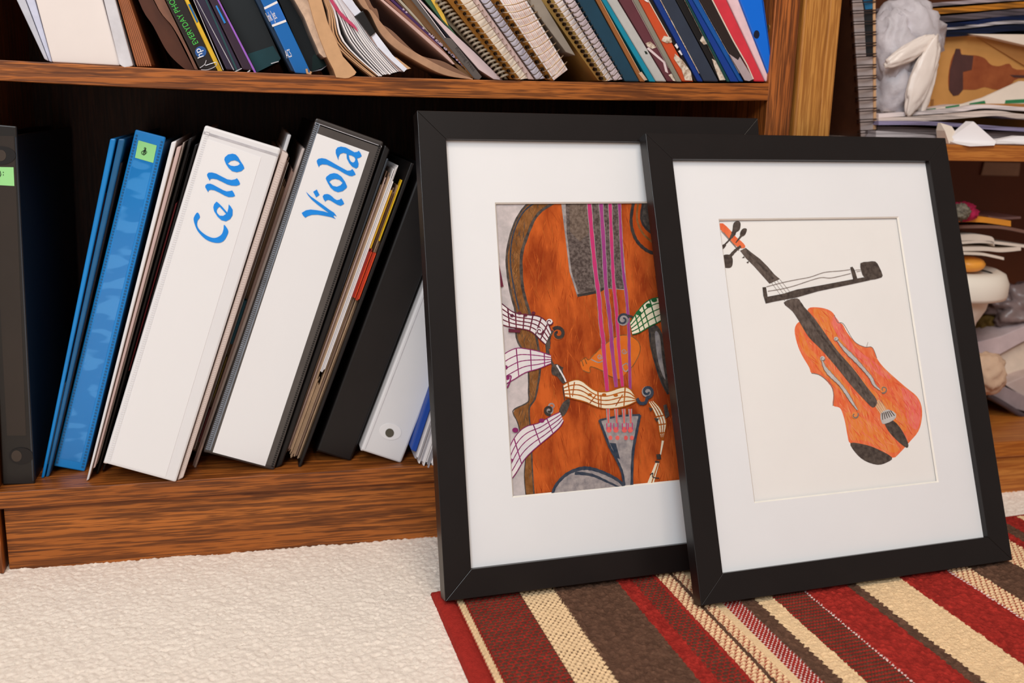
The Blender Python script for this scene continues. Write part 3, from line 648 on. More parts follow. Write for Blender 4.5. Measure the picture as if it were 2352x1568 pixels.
dr.poly(body, q_rd, fd, 3)
dr.poly([(440, 110), (560, 140), (600, 260), (760, 420), (700, 420), (560, 330), (470, 220)], q_or, fd, 4)
dr.poly([(560, 330), (640, 420), (900, 760), (1100, 900), (1240, 1060), (1200, 1180), (1050, 950), (800, 700)], q_or, fd, 4)
dr.poly([(620, 170), (700, 280), (800, 440), (960, 560), (1100, 690), (1050, 700), (860, 560), (700, 400), (610, 260)], q_pk, fd, 4)
dr.poly([(1200, 780), (1330, 880), (1362, 1000), (1330, 1140), (1250, 1080), (1220, 900)], q_pk, fd, 4)
dr.poly([(330, 300), (420, 450), (620, 640), (800, 860), (920, 1000), (860, 1010), (640, 780), (430, 560), (330, 420)], q_or, fd, 4)
dr.poly([(720, 1000), (860, 1040), (1060, 1160), (1180, 1300), (1100, 1340), (900, 1240), (760, 1220)], q_or, fd, 4)
dr.streaks([fd(*p) for p in body], [q_rd, q_or, q_pk, pencil('crayon_light', (244, 164, 112), (240, 150, 100), 200), pencil('crayon_red', (224, 84, 56), (230, 92, 66), 200)], 800, 1.05, .22, (6, 18), idp, .0009)
dr.stroke([(620, 160), (650, 225), (700, 240), (790, 385), (880, 435), (945, 440), (985, 530)], .0006, q_ln, fd)
dr.stroke([(425, 660), (500, 680), (590, 760), (615, 850), (608, 940)], .0007, q_ln, fd)
# chin rest, tailpiece, bridge hair
dr.poly([(758, 1258), (880, 1272), (990, 1310), (1115, 1382), (1070, 1425), (990, 1445), (880, 1410), (800, 1340)], q_bk2, fd, 3)
dr.poly([(1050, 1075), (1110, 1060), (1180, 1120), (1250, 1250), (1240, 1300), (1150, 1230), (1080, 1150)], q_bk2, fd, 3)
dr.poly([(955, 925), (1000, 885), (1050, 940), (1075, 980), (1020, 1015)], pencil('crayon_tan', (236, 190, 150), (226, 172, 128), 100), fd)
dr.poly([(1015, 1010), (1080, 970), (1150, 1010), (1130, 1060), (1050, 1095), (1025, 1080)], q_gy, fd, 2)
for k in range(6): dr.stroke([(1030+k*14, 1000-k*4), (1035+k*20, 1060-k*7)], .0010, q_bk2, fd)
for k in range(4): dr.stroke([(965+k*18, 915-k*9), (1022+k*14, 1000-k*7)], .0003, q_ln, fd)
# fingerboard, two pieces, and neck
dr.poly([(185, 55), (300, 18), (350, 80), (440, 180), (520, 290), (640, 460), (780, 620), (900, 780), (985, 895), (950, 955), (870, 880), (760, 760), (640, 610), (500, 450), (400, 350), (320, 220), (260, 130)], q_bk, fd, 3)
dr.stroke([(330, 60), (480, 300), (700, 580), (930, 880)], .0022, q_bk2, fd)
dr.poly([(390, 375), (440, 350), (490, 390), (570, 450), (640, 520), (700, 590), (748, 630), (655, 672), (600, 610), (520, 520), (440, 440)], q_bk, fc)
dr.stroke([(450, 380), (600, 530), (690, 630)], .0022, q_bk2, fc)
for k in range(4): dr.stroke([(670+k*26, 660-k*9), (795+k*30, 830-k*8)], .0003, q_ln, fc)
# pegs and scroll
dr.poly([(195, 140), (235, 130), (300, 190), (350, 250), (400, 290), (435, 330), (425, 352), (370, 345), (300, 280), (210, 180)], q_rd, fc, 2)
dr.stroke([(240, 210), (380, 375)], .0006, q_ln, fc); dr.stroke([(220, 200), (370, 370)], .0004, q_ln, fc)
dr.stroke([(350, 160), (330, 220), (290, 280), (240, 330)], [.0050, .0042, .0014, .0012], q_bk2, fc)
dr.poly([(330, 130), (365, 108), (392, 125), (388, 180), (360, 205), (325, 190)], q_bk2, fc, 3)
dr.poly([(205, 345), (240, 318), (265, 325), (235, 362), (205, 365)], q_bk2, fc, 2)
dr.poly([(395, 200), (420, 175), (450, 182), (435, 230), (405, 248), (388, 235)], q_bk2, fc, 3); dr.stroke([(400, 240), (350, 305)], [.0018, .001], q_bk2, fc)
dr.poly([(225, 440), (250, 412), (300, 415), (322, 450), (318, 510), (290, 530), (240, 522), (222, 490)], q_bk2, fc, 3); dr.stroke([(300, 425), (345, 375), (395, 335)], [.003, .0022], q_bk2, fc)
dr.poly([(405, 440), (425, 425), (430, 440)], q_bk2, fc); dr.poly([(445, 480), (470, 468), (462, 490)], q_bk2, fc)
# bow
dr.poly([(590, 705), (622, 703), (636, 790), (780, 762), (900, 725), (1100, 690), (1300, 652), (1500, 615), (1560, 640), (1400, 675), (1090, 740), (900, 795), (700, 832), (620, 850), (598, 780)], q_bk2, fc)
dr.poly([(1472, 488), (1540, 475), (1605, 473), (1640, 520), (1672, 600), (1640, 622), (1560, 638), (1505, 612), (1480, 560)], q_bk2, fc, 2)
dr.poly([(1380, 525), (1400, 520), (1420, 550), (1445, 630), (1408, 636), (1390, 570)], q_bk2, fc)
dr.stroke([(625, 700), (780, 660), (900, 635), (1020, 612), (1150, 570), (1280, 558), (1380, 545)], .0005, q_ln, fc)
dr.stroke([(638, 740), (760, 720), (880, 690), (1100, 620), (1210, 620), (1385, 580)], .0005, q_ln, fc)
dr.stroke([(1425, 550), (1475, 545)], .0004, q_ln, fc); dr.stroke([(1435, 565), (1475, 558)], .0004, q_ln, fc)
# sound holes
for P in ([(640, 375), (700, 450), (800, 550), (880, 640), (930, 700), (960, 760), (1010, 805)], [(508, 540), (540, 620), (600, 690), (660, 750), (720, 830), (770, 910), (815, 975)]):
    dr.stroke(P, [.0014, .0048, .0036, .0040, .0014], q_ln, fd); dr.stroke(P, [.0008, .0038, .0026, .0030, .0008], q_gy, fd)
dr.curl(632, 368, 20, q_ln, q_gy, fd, .8, 0, 1, .0007); dr.curl(1038, 800, 32, q_ln, q_or, fd, 1.0, 2.0, -1, .0014); dr.curl(515, 535, 22, q_ln, q_gy, fd, .8, 0, 1, .0007); dr.curl(792, 1020, 32, q_ln, q_or, fd, .8, -.6, 1, .0014)
dr.stroke([(895, 430), (905, 395)], .0004, q_ln, fd)
mesh('drawing', dr.V, dr.F, dr.m, F2, dr.M, local=True)

# ------------------------------------------------------------------ binders on the lower shelf
def deco(name, pts, y, m, parent, th=0.0003, dep=0.0004):
    b = MB(); b.pp(pts, y-th, th+dep); return b.build(name, m, parent)
def letters(name, shapes, conv, y, m, parent):
    V = []; F = []
    for L in shapes:
        loops = []
        for pts in L:
            P = [(p.x, p.y) for p in smooth_path(pts[1], 5, True)] if pts[0] == 's' else pts[1]
            loops.append([at(*conv(*p), y) for p in P])
        tr = tessellate_polygon([[Vector((p.x, p.z, 0)) for p in Lp] for Lp in loops]); P = [p for Lp in loops for p in Lp]; b0 = len(V); V += P
        for t in tr:
            a, c, d = [P[i] for i in t]; ok = (c.x-a.x)*(d.z-a.z)-(d.x-a.x)*(c.z-a.z) > 0
            F.append([i+b0 for i in (t if ok else t[::-1])])
    return mesh(name, V, F, m, parent)
def ridges(name, q, s, w, y, m, parent, n=120, t0=.01, t1=.99):
    b = MB()
    for i in range(n):
        t = t0+(t1-t0)*i/n; b.pp(sub(q, s, s+w, t, t+(t1-t0)/n*.55), y-.0004, .0006)
    return b.build(name, m, parent)

# black upright binder
q = [(-30, 284), (38, 290), (80, 1112), (6, 1113)]; y = .016
t = thing('ring_binder', base_of(q, y), 'black binder standing nearly upright at the far left with a green label', 'binder')
slab('spine', q, y, .004, mat('soot_vinyl', (30, 26, 24), .35, .4, var=.12), t, bevel=.001)
slab('front_cover', q, y+.0042, .255, blk_v, t, .90, 1.0, 0, .975); slab('back_cover', q, y+.0042, .255, blk_v, t, 0, .10, 0, .975)
slab('pages', q, y+.012, .20, paperb, t, .16, .84, .03, .93)
deco('spine_pocket', [(-20, 312), (32, 312), (60, 1000), (16, 1000)], y, mat('smoked_pocket', (44, 34, 28), .35, .45, var=.2, scale=9), t, .0002)
lb = deco('label', [(-25, 383), (31, 384), (33, 427), (-24, 424)], y-.0003, green_l, t); tag(lb, 'pale green label with a bass clef')
b = MB(); b.tube([at(*p, y-.0008) for p in ((-14, 400), (-6, 391), (0, 393), (2, 401), (-3, 410), (-9, 415))], .0003, 5); b.tube([at(7, 395, y-.0008), at(8, 396, y-.0008)], .0004, 5); b.tube([at(7, 401, y-.0008), at(8, 402, y-.0008)], .0004, 5); b.build('bass_clef', ink, lb)
def ellipse(cx, cy, rx, ry, n=24, rot=0): return [(cx+rx*math.cos(a)*math.cos(rot)-ry*math.sin(a)*math.sin(rot), cy+rx*math.cos(a)*math.sin(rot)+ry*math.sin(a)*math.cos(rot)) for a in [2*math.pi*i/n for i in range(n)]]
for cx, cy, rx, ry, hx in ((2, 357, 34, 21, 2), (48, 1047, 28, 19, 38)):
    h = deco('finger_ring', ellipse(cx, cy, rx, ry), y-.0003, blk_v, t, .0005); deco('finger_hole', ellipse(hx, cy, 12, 13), y-.0008, mat('dark_bronze', (62, 50, 42), .4, var=.1), h, .0003)
b = MB(); b.pp(sub(q, .93, .97, .01, .97), y-.0002, .0005); b.build('hinge_line', mat('blue_black_line', (30, 38, 50), .25, .7, var=.1), t)

# slim blue folder
q = [(253, 318), (288, 319), (113, 1094), (94, 1099)]; y = .0286
t = thing('poly_folder', base_of(q, y), 'slim blue plastic folder leaning just left of the blue binder', 'folder')
slab('front_cover', q, y, .23, blue_v, t, 0, .40, bevel=.0012); slab('back_cover', q, y+.002, .23, blue_d, t, .55, .98, .0, 1, bevel=.001)
slab('papers', q, y+.006, .2, C((70, 26, 48)), t, .42, .53, .3, .84); slab('papers', q, y+.004, .2, C((120, 130, 150)), t, .42, .53, .04, .28)
slab('paper_sleeve', q, y+.008, .2, C((44, 36, 36)), t, .86, 1.15, .02, .93)

# blue binder
q = [(311, 297), (381, 315), (194, 1083), (123, 1070)]; y = .040
t = thing('ring_binder', base_of(q, y), 'bright blue binder with a treble clef on its green label', 'binder')
slab('spine', q, y, .0035, blue_v, t, bevel=.0012); slab('front_cover', q, y+.0037, .22, blue_d, t, .9, 1, 0, .985); slab('back_cover', q, y+.0037, .22, blue_d, t, 0, .1, 0, .985); slab('pages', q, y+.01, .2, paperw, t, .2, .8, .04, .92)
sh_ = mat('blue_sleeve_window', (0, 122, 196), .18, .7, rgb2=(50, 142, 212), scale=38, stretch=(.8, 1, 2.2), contrast=(.52, .57), detail=1)
deco('spine_pocket', sub(q, .16, .80, .025, .955), y, sh_, t, .0002)
ridges('welded_seam', q, .87, .07, y-.0001, blue_d, t, 110); ridges('welded_seam', q, .05, .06, y-.0001, blue_d, t, 110)
lb = deco('label', [(318, 322), (360, 334), (352, 374), (310, 362)], y-.0002, green_l, t); tag(lb, 'pale green label with a treble clef')
b = MB(); b.tube(smooth_path([at(*p, y-.0008) for p in ((330, 356), (328, 352), (332, 350), (334, 340), (335, 342), (331, 345), (325, 349), (326, 354), (333, 354), (337, 349), (333, 345), (329, 349), (332, 352))], 4), .00020, 5)
b.tube(smooth_path([at(*p, y-.0008) for p in ((329, 356), (333, 354), (334, 345), (334, 339), (331, 340), (333, 345), (329, 349))], 4), .00020, 5); b.build('treble_clef', ink, lb)

# white folder, black folder
q = [(394, 326), (428, 318), (216, 1095), (198, 1105)]; y = .0139
t = thing('paper_folder', base_of(q, y), 'thin white folder with cream pages right of the blue binder', 'folder')
slab('front_cover', q, y, .22, white_v, t, 0, .36, bevel=.001); slab('back_cover', q, y+.003, .22, paperp, t, .48, .80, .03, .98, bevel=.001); slab('pages', q, y+.006, .2, papert, t, .37, .47, .02, .95); slab('inner_sleeve', q, y+.006, .2, C((150, 136, 128)), t, .84, .96, .04, .99)
q = [(434, 318), (462, 306), (240, 1078), (220, 1090)]; y = .03
t = thing('paper_folder', base_of(q, y), 'thin black folder with a dark red sheet squeezed against the Cello binder', 'folder')
slab('front_cover', q, y, .22, blk_v, t, 0, .30); slab('back_cover', q, y+.002, .22, blk_v, t, .72, .98, 0, .97); slab('red_sheet', q, y+.003, .2, C((96, 20, 24)), t, .45, .62, .3, .8); slab('pages', q, y+.01, .2, C((52, 44, 42)), t, .34, .44, .02, .95)

# Cello binder
q = [(471, 287), (646, 341), (404, 1108), (237, 1063)]; y = -.0025
t = thing('ring_binder', base_of(q, y), 'fat white binder with Cello in blue calligraphy on its spine', 'binder')
slab('spine', q, y, .004, white_v, t, bevel=.0018); slab('back_cover', q, y+.0042, .262, pink_v, t, 0, .05, 0, .985)
slab('front_cover', q, y+.0042, .262, pink_v, t, .95, 1.0, 0, .985); slab('pages', q, y+.02, .21, paperw, t, .12, .88, .04, .92)
b = MB(); b.pp([(648, 345), (663, 354), (421, 1097), (406, 1105)], y+.0046, .25); b.build('cover_hinge', pink_v, t, .0012)
ridges('welded_seam', q, .035, .045, y, white_v, t, 150); 
b = MB()
for i in range(130):
    u = .03+i/130*.95; b.pp(sub([(650, 348), (660, 354), (418, 1097), (408, 1104)], .1, .9, 1-u, 1-u+.004), y+.0042, .001)
b.build('welded_seam', pink_v, t)
ins = deco('paper_insert', [(476, 319), (600, 361), (380, 1095), (256, 1061)], y, mat('insert_paper', (238, 235, 235), .6, .3, var=.01, scale=8), t, .0003)
slab('sleeve_edge', q, y-.0003, .0006, clearish, t, .01, .99, .975, .982, bevel=0)
la = lambda x, yy: (420+x/6.27, 330+yy/6.27)
S = 's'; P_ = 'p'
cello = [
 [(S, [(212, 990), (168, 1040), (156, 1100), (190, 1210), (240, 1290), (330, 1375), (430, 1418), (530, 1425), (600, 1385), (650, 1290), (650, 1245), (625, 1200), (592, 1168), (585, 1230), (560, 1300), (500, 1345), (430, 1355), (340, 1320), (250, 1250), (208, 1180), (212, 1110), (246, 1055)])],
 [(P_, [(485, 832), (450, 870), (438, 915), (450, 970), (500, 1050), (555, 1100), (620, 1117), (680, 1085), (715, 1030), (717, 950), (690, 905), (660, 872), (655, 930), (640, 990), (565, 905), (520, 860)]), (P_, [(528, 905), (500, 930), (485, 965), (495, 1000), (530, 1035), (580, 1038), (622, 1010), (575, 955)])],
 [(P_, [(395, 575), (350, 578), (325, 600), (322, 625), (345, 665), (365, 698), (372, 672), (400, 662), (450, 668), (520, 700), (600, 745), (660, 768), (720, 765), (752, 752), (735, 710), (710, 672), (680, 680), (630, 686), (580, 668), (500, 625), (440, 592)])],
 [(P_, [(420, 414), (370, 416), (348, 440), (350, 465), (370, 505), (388, 533), (396, 508), (430, 502), (490, 512), (560, 545), (640, 585), (700, 602), (770, 606), (815, 590), (824, 575), (805, 530), (778, 496), (755, 512), (700, 522), (640, 512), (560, 472), (480, 430)])],
 [(P_, [(715, 143), (650, 155), (605, 195), (596, 228), (620, 290), (660, 350), (710, 395), (775, 410), (840, 395), (886, 355), (870, 310), (830, 250), (795, 190), (760, 155)]), (P_, [(645, 286), (690, 248), (745, 237), (795, 256), (823, 290), (790, 314), (740, 323), (690, 315)])]]
wr = letters('lettering', cello, la, y-.0008, blue_ink, ins); wr['label'] = 'blue calligraphy reading Cello'

# white binder turned round (open side out)
q = [(654, 330), (704, 342), (450, 1075), (422, 1072)]; y = .0331
t = thing('ring_binder', base_of(q, y), 'white binder shelved pages-outward between the Cello and Viola binders', 'binder')
slab('front_cover', q, y, .24, white_v, t, 0, .17, 0, 1.03, bevel=.001); slab('back_cover', q, y, .24, pink_v, t, .80, 1.0, 0, 1, bevel=.001)
leaves('pages', q, y+.004, .2, [paperp, paperb, paperw], t, .20, .44, 6, .004, .01, .05, .97, 3); leaves('pages', q, y+.012, .2, [paperb, papert], t, .45, .66, 6, .004, .01, .05, .9, 4); leaves('pages', q, y+.003, .2, [paperp, paperc], t, .66, .79, 3, .002, .01, .0, .95, 5)
slab('index_tab', q, y+.004, .01, C((10, 78, 98)), t, .46, .62, .385, .52, bevel=0); slab('index_tab', q, y+.004, .01, C((126, 104, 20)), t, .50, .57, .22, .345, bevel=0); slab('index_tab', q, y+.004, .01, C((98, 14, 20)), t, .50, .62, .08, .18, bevel=0)

# Viola binder
q = [(726, 270), (882, 326), (629, 1081), (467, 1038)]; y = .0136
t = thing('ring_binder', base_of(q, y), 'grey-black binder with Viola in blue calligraphy on its spine', 'binder')
slab('spine', q, y, .004, blk_v2, t, bevel=.0018); slab('back_cover', q, y+.0042, .262, blk_v, t, 0, .05, 0, .985); slab('front_cover', q, y+.0042, .262, blk_v, t, .95, 1, 0, .985); slab('pages', q, y+.02, .21, paperw, t, .12, .88, .04, .92)
b = MB(); b.pp([(884, 332), (896, 344), (648, 1068), (631, 1078)], y+.0046, .25); b.build('cover_hinge', blk_v, t, .0012)
slab('spine_pocket', q, y-.0002, .0005, smoke, t, .02, .985, .012, .985, bevel=0)
ridges('welded_seam', q, .015, .045, y-.0002, steelb, t, 170); slab('welded_edge', q, y-.0004, .0006, steelb, t, .066, .085, .01, .985, bevel=0)
ridges('welded_seam', q, .945, .03, y-.0002, blk_v, t, 150)
ins = deco('paper_insert', [(728, 306), (848, 349), (609, 1070), (488.5, 1038)], y-.0002, mat('insert_paper_bright', (240, 237, 237), .6, .3, var=.01, scale=8), t, .0004)
slab('sleeve_edge', q, y-.0002, .0007, clearish, t, .01, .99, .982, .987, bevel=0)
lv = lambda x, yy: (660+x/7.467, 310+yy/7.467)
viola = [
 [(P_, [(245, 1335), (320, 1290), (400, 1277), (500, 1288), (620, 1308), (715, 1338), (640, 1285), (520, 1195), (420, 1110), (360, 1040), (318, 970), (400, 1050), (500, 1120), (620, 1205), (720, 1280), (800, 1330), (848, 1396), (800, 1375), (790, 1395), (832, 1440), (760, 1410), (640, 1385), (520, 1365), (420, 1368), (350, 1390), (308, 1417), (270, 1380)])],
 [(P_, [(505, 933), (552, 1027), (494, 1067), (443, 972)])],
 [(P_, [(680, 1010), (630, 1018), (605, 1050), (620, 1095), (652, 1145), (665, 1122), (700, 1110), (740, 1122), (800, 1160), (860, 1195), (912, 1212), (950, 1195), (976, 1178), (955, 1130), (925, 1085), (895, 1108), (850, 1116), (810, 1095), (760, 1048), (720, 1020)])],
 [(P_, [(800, 652), (730, 668), (670, 715), (658, 745), (690, 815), (740, 900), (800, 955), (870, 980), (950, 960), (1018, 905), (1024, 880), (990, 800), (930, 715), (860, 665)]), (P_, [(718, 800), (760, 765), (820, 750), (890, 768), (948, 818), (910, 862), (850, 886), (780, 872)])],
 [(P_, [(590, 396), (530, 408), (503, 440), (510, 480), (540, 552), (555, 520), (600, 502), (680, 508), (760, 545), (880, 600), (980, 660), (1060, 698), (1110, 705), (1172, 678), (1150, 630), (1115, 583), (1080, 608), (1030, 612), (960, 575), (860, 520), (740, 450), (660, 408)])],
 [(P_, [(920, 198), (860, 212), (830, 255), (830, 310), (850, 370), (878, 432), (880, 375), (905, 325), (960, 305), (1015, 320), (1020, 400), (1060, 480), (1110, 540), (1180, 575), (1215, 545), (1222, 490), (1195, 400), (1245, 385), (1276, 360), (1255, 310), (1226, 268), (1200, 288), (1150, 295), (1080, 255), (1000, 212)]), (P_, [(1052, 342), (1100, 350), (1150, 378), (1168, 420), (1150, 460), (1125, 473), (1090, 455), (1065, 410)])]]
wr = letters('lettering', viola, lv, y-.0011, blue_ink, ins); wr['label'] = 'blue calligraphy reading Viola'

# black binder turned round, pages with index tabs
q = [(890, 356), (952, 376), (691, 1074), (641, 1059)]; y = .0164
t = thing('ring_binder', base_of(q, y), 'black binder shelved pages-outward with yellow and orange tabs, right of the Viola binder', 'binder')
slab('front_cover', q, y+.002, .24, mat('blue_black_cover', (52, 58, 66), .35, .6, var=.1), t, .0, .09, .02, .99, bevel=.0008); slab('back_cover', q, y, .24, blk_v, t, .87, 1, 0, 1, bevel=.0008)
leaves('pages', q, y+.006, .2, [paperp, papert, paperb], t, .12, .36, 7, .003, .02, .03, .955, 6); leaves('pages', q, y+.005, .2, [paperw, paperw, paperg], t, .36, .52, 5, .003, .02, .30, .985, 7); leaves('pages', q, y+.007, .2, [papert], t, .36, .52, 5, .003, .02, .02, .29, 8)
leaves('pages', q, y+.009, .2, [papert, paperb], t, .53, .85, 7, .003, .02, .02, .93, 9)
for s0, s1, a, c, cc in ((.55, .59, .70, .90, (214, 160, 10)), (.76, .80, .74, .94, (224, 178, 14)), (.54, .64, .55, .71, (150, 30, 10)), (.70, .80, .545, .70, (170, 44, 14))): slab('index_tab', q, y+.003, .01, C(cc), t, s0, s1, a, c, bevel=0)
slab('index_tab', q, y+.002, .01, C((226, 74, 24)), t, .64, .67, .55, .70, bevel=0); slab('index_tab', q, y+.002, .01, C((226, 74, 24)), t, .80, .83, .55, .70, bevel=0)

# plain black binder, white binder, blue folder, all running behind the left frame
q = [(974, 366), (1062, 392), (806, 1060), (727, 1036)]; y = .0251
t = thing('ring_binder', base_of(q, y), 'plain matt black binder leaning before the white one with a round hole', 'binder')
slab('spine', q, y, .004, blk_v, t, bevel=.002); slab('front_cover', q, y+.0042, .25, blk_v, t, .92, 1, 0, .985); slab('back_cover', q, y+.0042, .25, blk_v, t, 0, .08, 0, .985); slab('pages', q, y+.02, .21, paperw, t, .15, .85, .04, .9)
b = MB(); b.pp([(1064, 392), (1082, 388), (825, 1014), (808, 1056)], y+.006, .24); b.build('cover_hinge', blk_v, t, .001)
q = [(1080, 378), (1178, 408), (921, 1064), (828, 1034)]; y = .0121
t = thing('ring_binder', base_of(q, y), 'white binder with a dark round finger hole, beside the left frame', 'binder')
slab('spine', q, y, .004, mat('cool_white_vinyl', (222, 220, 222), .3, .45, var=.02, scale=12), t, bevel=.003); slab('front_cover', q, y+.0042, .25, white_v, t, .94, 1, 0, .985); slab('back_cover', q, y+.0042, .25, white_v, t, 0, .06, 0, .985); slab('pages', q, y+.02, .21, paperw, t, .15, .85, .04, .9)
slab('welded_edge', q, y-.0002, .0005, clearish, t, .085, .10, .01, .98, bevel=0)
rg = deco('finger_ring', ellipse(897, 991, 25, 19, 28, .15), y, white_v, t, .0004); deco('finger_hole', ellipse(895, 994, 10, 10), y-.0004, mat('grey_hole', (84, 78, 66), .6, var=.1), rg, .0003)
q = [(1158, 380), (1222, 410), (992, 1079), (937, 1053)]; y = -.004
t = thing('paper_folder', base_of(q, y), 'blue folder stuffed with loose white sheets, poking out beside the left frame', 'folder')
slab('cover', q, y+.004, .23, blue_k, t, 0, .22, .03, 1, bevel=.001)
leaves('pages', q, y, .22, [paperw, paperg, paperw], t, .24, 1.0, 12, .004, .02, .0, .96, 11)

# ------------------------------------------------------------------ items on the upper shelf
TOP = 330
def up(xt0, xt1, xb0, xb1, yb0, yb1=None, T=TOP, slope=None):
    """corner pixels of an item that runs out of the top of the picture; TL, TR, BR, BL"""
    yb1 = yb0 if yb1 is None else yb1
    sl = slope if slope is not None else ((xb0-xt0)/yb0+(xb1-xt1)/yb1)/2
    return [(xt0-sl*T, -T), (xt1-sl*T, -T), (xt1, 0), (xb1, yb1), (xb0, yb0), (xt0, 0)]
def upq(*a, **k):
    p = up(*a, **k); return p
def usl(name, p, y, dep, m, parent, bevel=.0006, dz=0.0):
    b = MB(); b.pp(p, y, dep, 0, dz); return b.build(name, m, parent, bevel)
def ubase(xb, yb, y): return at(xb, yb, y)
def plate(name, pts, y, m, parent, th=.0003): return deco(name, pts, y, m, parent, th)
YU = .003
# white binder
t = thing('ring_binder', ubase(200, 150, YU), 'white binder with crumpled clear sleeve, leftmost on the upper shelf', 'binder')
usl('back_cover', up(38, 58, 102, 112, 136, 141), YU+.004, .22, C((196, 196, 206)), t, .0008)
usl('pages', up(60, 80, 113, 120, 141, 143), YU+.004, .21, C((206, 208, 228)), t)
usl('spine', up(82, 236, 120, 276, 143, 151), YU, .21, mat('warm_white_sheet', (234, 222, 216), .5, .3, var=.03, scale=14), t, .001)
b = MB(); b.pp([(150, -TOP), (166, -TOP), (265, 0), (306, 151), (287, 157), (274, 148), (238, 0)], YU-.004, .012); b.build('torn_sleeve', C((214, 210, 214), rough=.25), t, .001)
usl('front_cover', up(255, 268, 303, 311, 152, 153), YU+.003, .22, C((120, 116, 122)), t)
# brown ribbed book
t = thing('album', ubase(330, 155, YU), 'brown ribbed cloth album against the white binder on the upper shelf', 'album')
pz = up(270, 298, 313, 350, 154, 153); usl('cover', pz, YU, .2, C((142, 80, 44)), t, .002)
b = MB()
for i in range(7):
    s = .06+i*.135; b.pp([(270+28*s-100, -TOP), (270+28*(s+.07)-100, -TOP), (270+28*(s+.07), 0), (313+37*(s+.07), 152), (313+37*s, 152), (270+28*s, 0)], YU-.0006, .001)
b.build('cloth_ribs', C((168, 98, 54)), t)
# leather notebook, curved
t = thing('notebook', ubase(435, 159, YU), 'dark brown leather notebook with a curled cover left of the black photo paper pack', 'notebook')
b = MB(); P = [(p.x, p.y) for p in smooth_path([(250, -200), (318, 0), (352, 60), (385, 120), (420, 155), (432, 159)], 5)]+[(p.x, p.y) for p in smooth_path([(446, 159), (430, 130), (395, 62), (352, 0), (276, -200)], 5)]
b.pp(P, YU+.012, .16); b.build('cover', mat('brown_leather', (86, 44, 24), .5, .3, var=.15, scale=30), t, .0005)
b = MB(); P = [(p.x, p.y) for p in smooth_path([(280, -200), (354, 0), (397, 62), (424, 110), (447, 159)], 5)]+[(455, 160), (378, 0), (300, -200)]
b.pp(P, YU+.006, .15); b.build('spine', mat('worn_brown_leather', (136, 92, 72), .6, .3, var=.2, scale=60), t, .0005)
# photo paper packs
packs = [((380, 424), (459, 498), (36, 28, 26), 'black pack of EVERYDAY PHOTO paper with a round blue logo'),
         ((446, 478), (520, 556), (46, 36, 58), 'dark purple paper pack in clear wrap, between the EVERYDAY PHOTO pack and the teal-banded one'),
         ((480, 504), (558, 588), (54, 36, 52), 'narrow paper pack with bright purple edge and blue tag beside the teal-banded cover')]
for i, ((a0, a1), (b0, b1), cc, lab) in enumerate(packs):
    t = thing('paper_pack', ubase((b0+b1)/2, 161, YU), lab, 'paper pack', 'photo paper packs on the upper shelf')
    usl('carton', up(a0, a1, b0, b1, 160.5, 162), YU, .2, mat('pack_carton_%d' % i, cc, .25, .6, var=.1), t, .001)
    if i == 0:
        usl('edge_stripe', up(a1-1, a1+9, b1+2, b1+13, 162.5, 163, T=200), YU+.003, .2, C((236, 188, 40)), t, 0)
        plate('edge_label', [(432, 10), (437, 9), (455, 49), (452, 52)], YU+.0028, C((10, 100, 160)), t, .0004)
        text('printed_words', 'EVERYDAY PHOTO', (456, 98), (386, -24), YU, C((70, 190, 70)), t, font_h=.0046)
        lg = plate('round_logo', ellipse(461, 119, 13, 13), YU-.0002, C((26, 82, 150)), t); 
        text('logo_letters', 'hp', (468, 129), (459, 110), YU-.0009, C((240, 240, 244)), lg, font_h=.0070)
        b = MB(); b.tube(smooth_path([at(*p, YU-.001) for p in ((459, 156), (470, 148), (474, 138), (471, 150), (482, 147), (497, 143), (495, 152), (478, 160), (462, 160))], 4), .00035, 5); b.build('clear_wrap', clearish, t)
    if i == 1:
        for a, c in ((444, 512), (451, 536)): usl('clear_wrap', up(a, a+1.6, c, c+2, 161, 161, T=150), YU-.0006, .004, clearish, t, 0)
        plate('wrap_end', [(536, 165), (555, 156), (556, 158), (538, 167)], YU-.0005, clearish, t); usl('carton_edge', up(a1-7, a1-3, b1-14, b1-9, 162, 163, T=150), YU-.0006, .003, C((20, 66, 70)), t, 0)
    if i == 2:
        usl('edge_stripe', up(a1-5, a1-1, b1-4, b1+1, 167, 167, T=200), YU-.0008, .003, C((150, 90, 190)), t, 0)
        plate('blue_tag', [(495, 14), (498, 12), (519, 52), (515, 54)], YU-.0006, C((20, 130, 210)), t, .0004); plate('clear_wrap', [(566, 166), (574, 160), (575, 163), (567, 168)], YU-.0005, clearish, t)
# ink jet carton
t = thing('carton', ubase(690, 168, YU), 'blue carton marked Ink Jet on the upper shelf, left of the cardboard sheet', 'carton')
inkm = mat('glossy_blue_print', (20, 108, 190), .25, .6, rgb2=(12, 84, 130), scale=5, contrast=(.35, .7), detail=1)
usl('side', up(586, 600, 668, 682, 163, 168), YU+.004, .2, C((12, 44, 72)), t, .0008)
usl('spine', up(598, 636, 678, 716, 168, 171), YU, .2, inkm, t, .0010)
plate('printed_band', [(606, 18), (637, 3), (657, 46), (625, 60)], YU, C((22, 104, 190)), t)
plate('printed_line', [(606, 17), (636, 2), (638, 7), (608, 22)], YU-.0001, paperw, t); plate('printed_line', [(624, 57), (656, 45), (658, 50), (626, 62)], YU-.0001, paperw, t)
text('printed_words', 'Ink Jet', (619, 50), (637, 42), YU-.0004, paperw, t, font_h=.0100); text('printed_words', 'ACS', (659, 134), (671, 130), YU-.0001, paperw, t, font_h=.0068)
b = MB(); b.tube([at(*p, YU-.001) for p in ((704, 158), (706, 168), (713, 170), (714, 164))], .0011, 6); b.build('torn_corner', kraft, t)
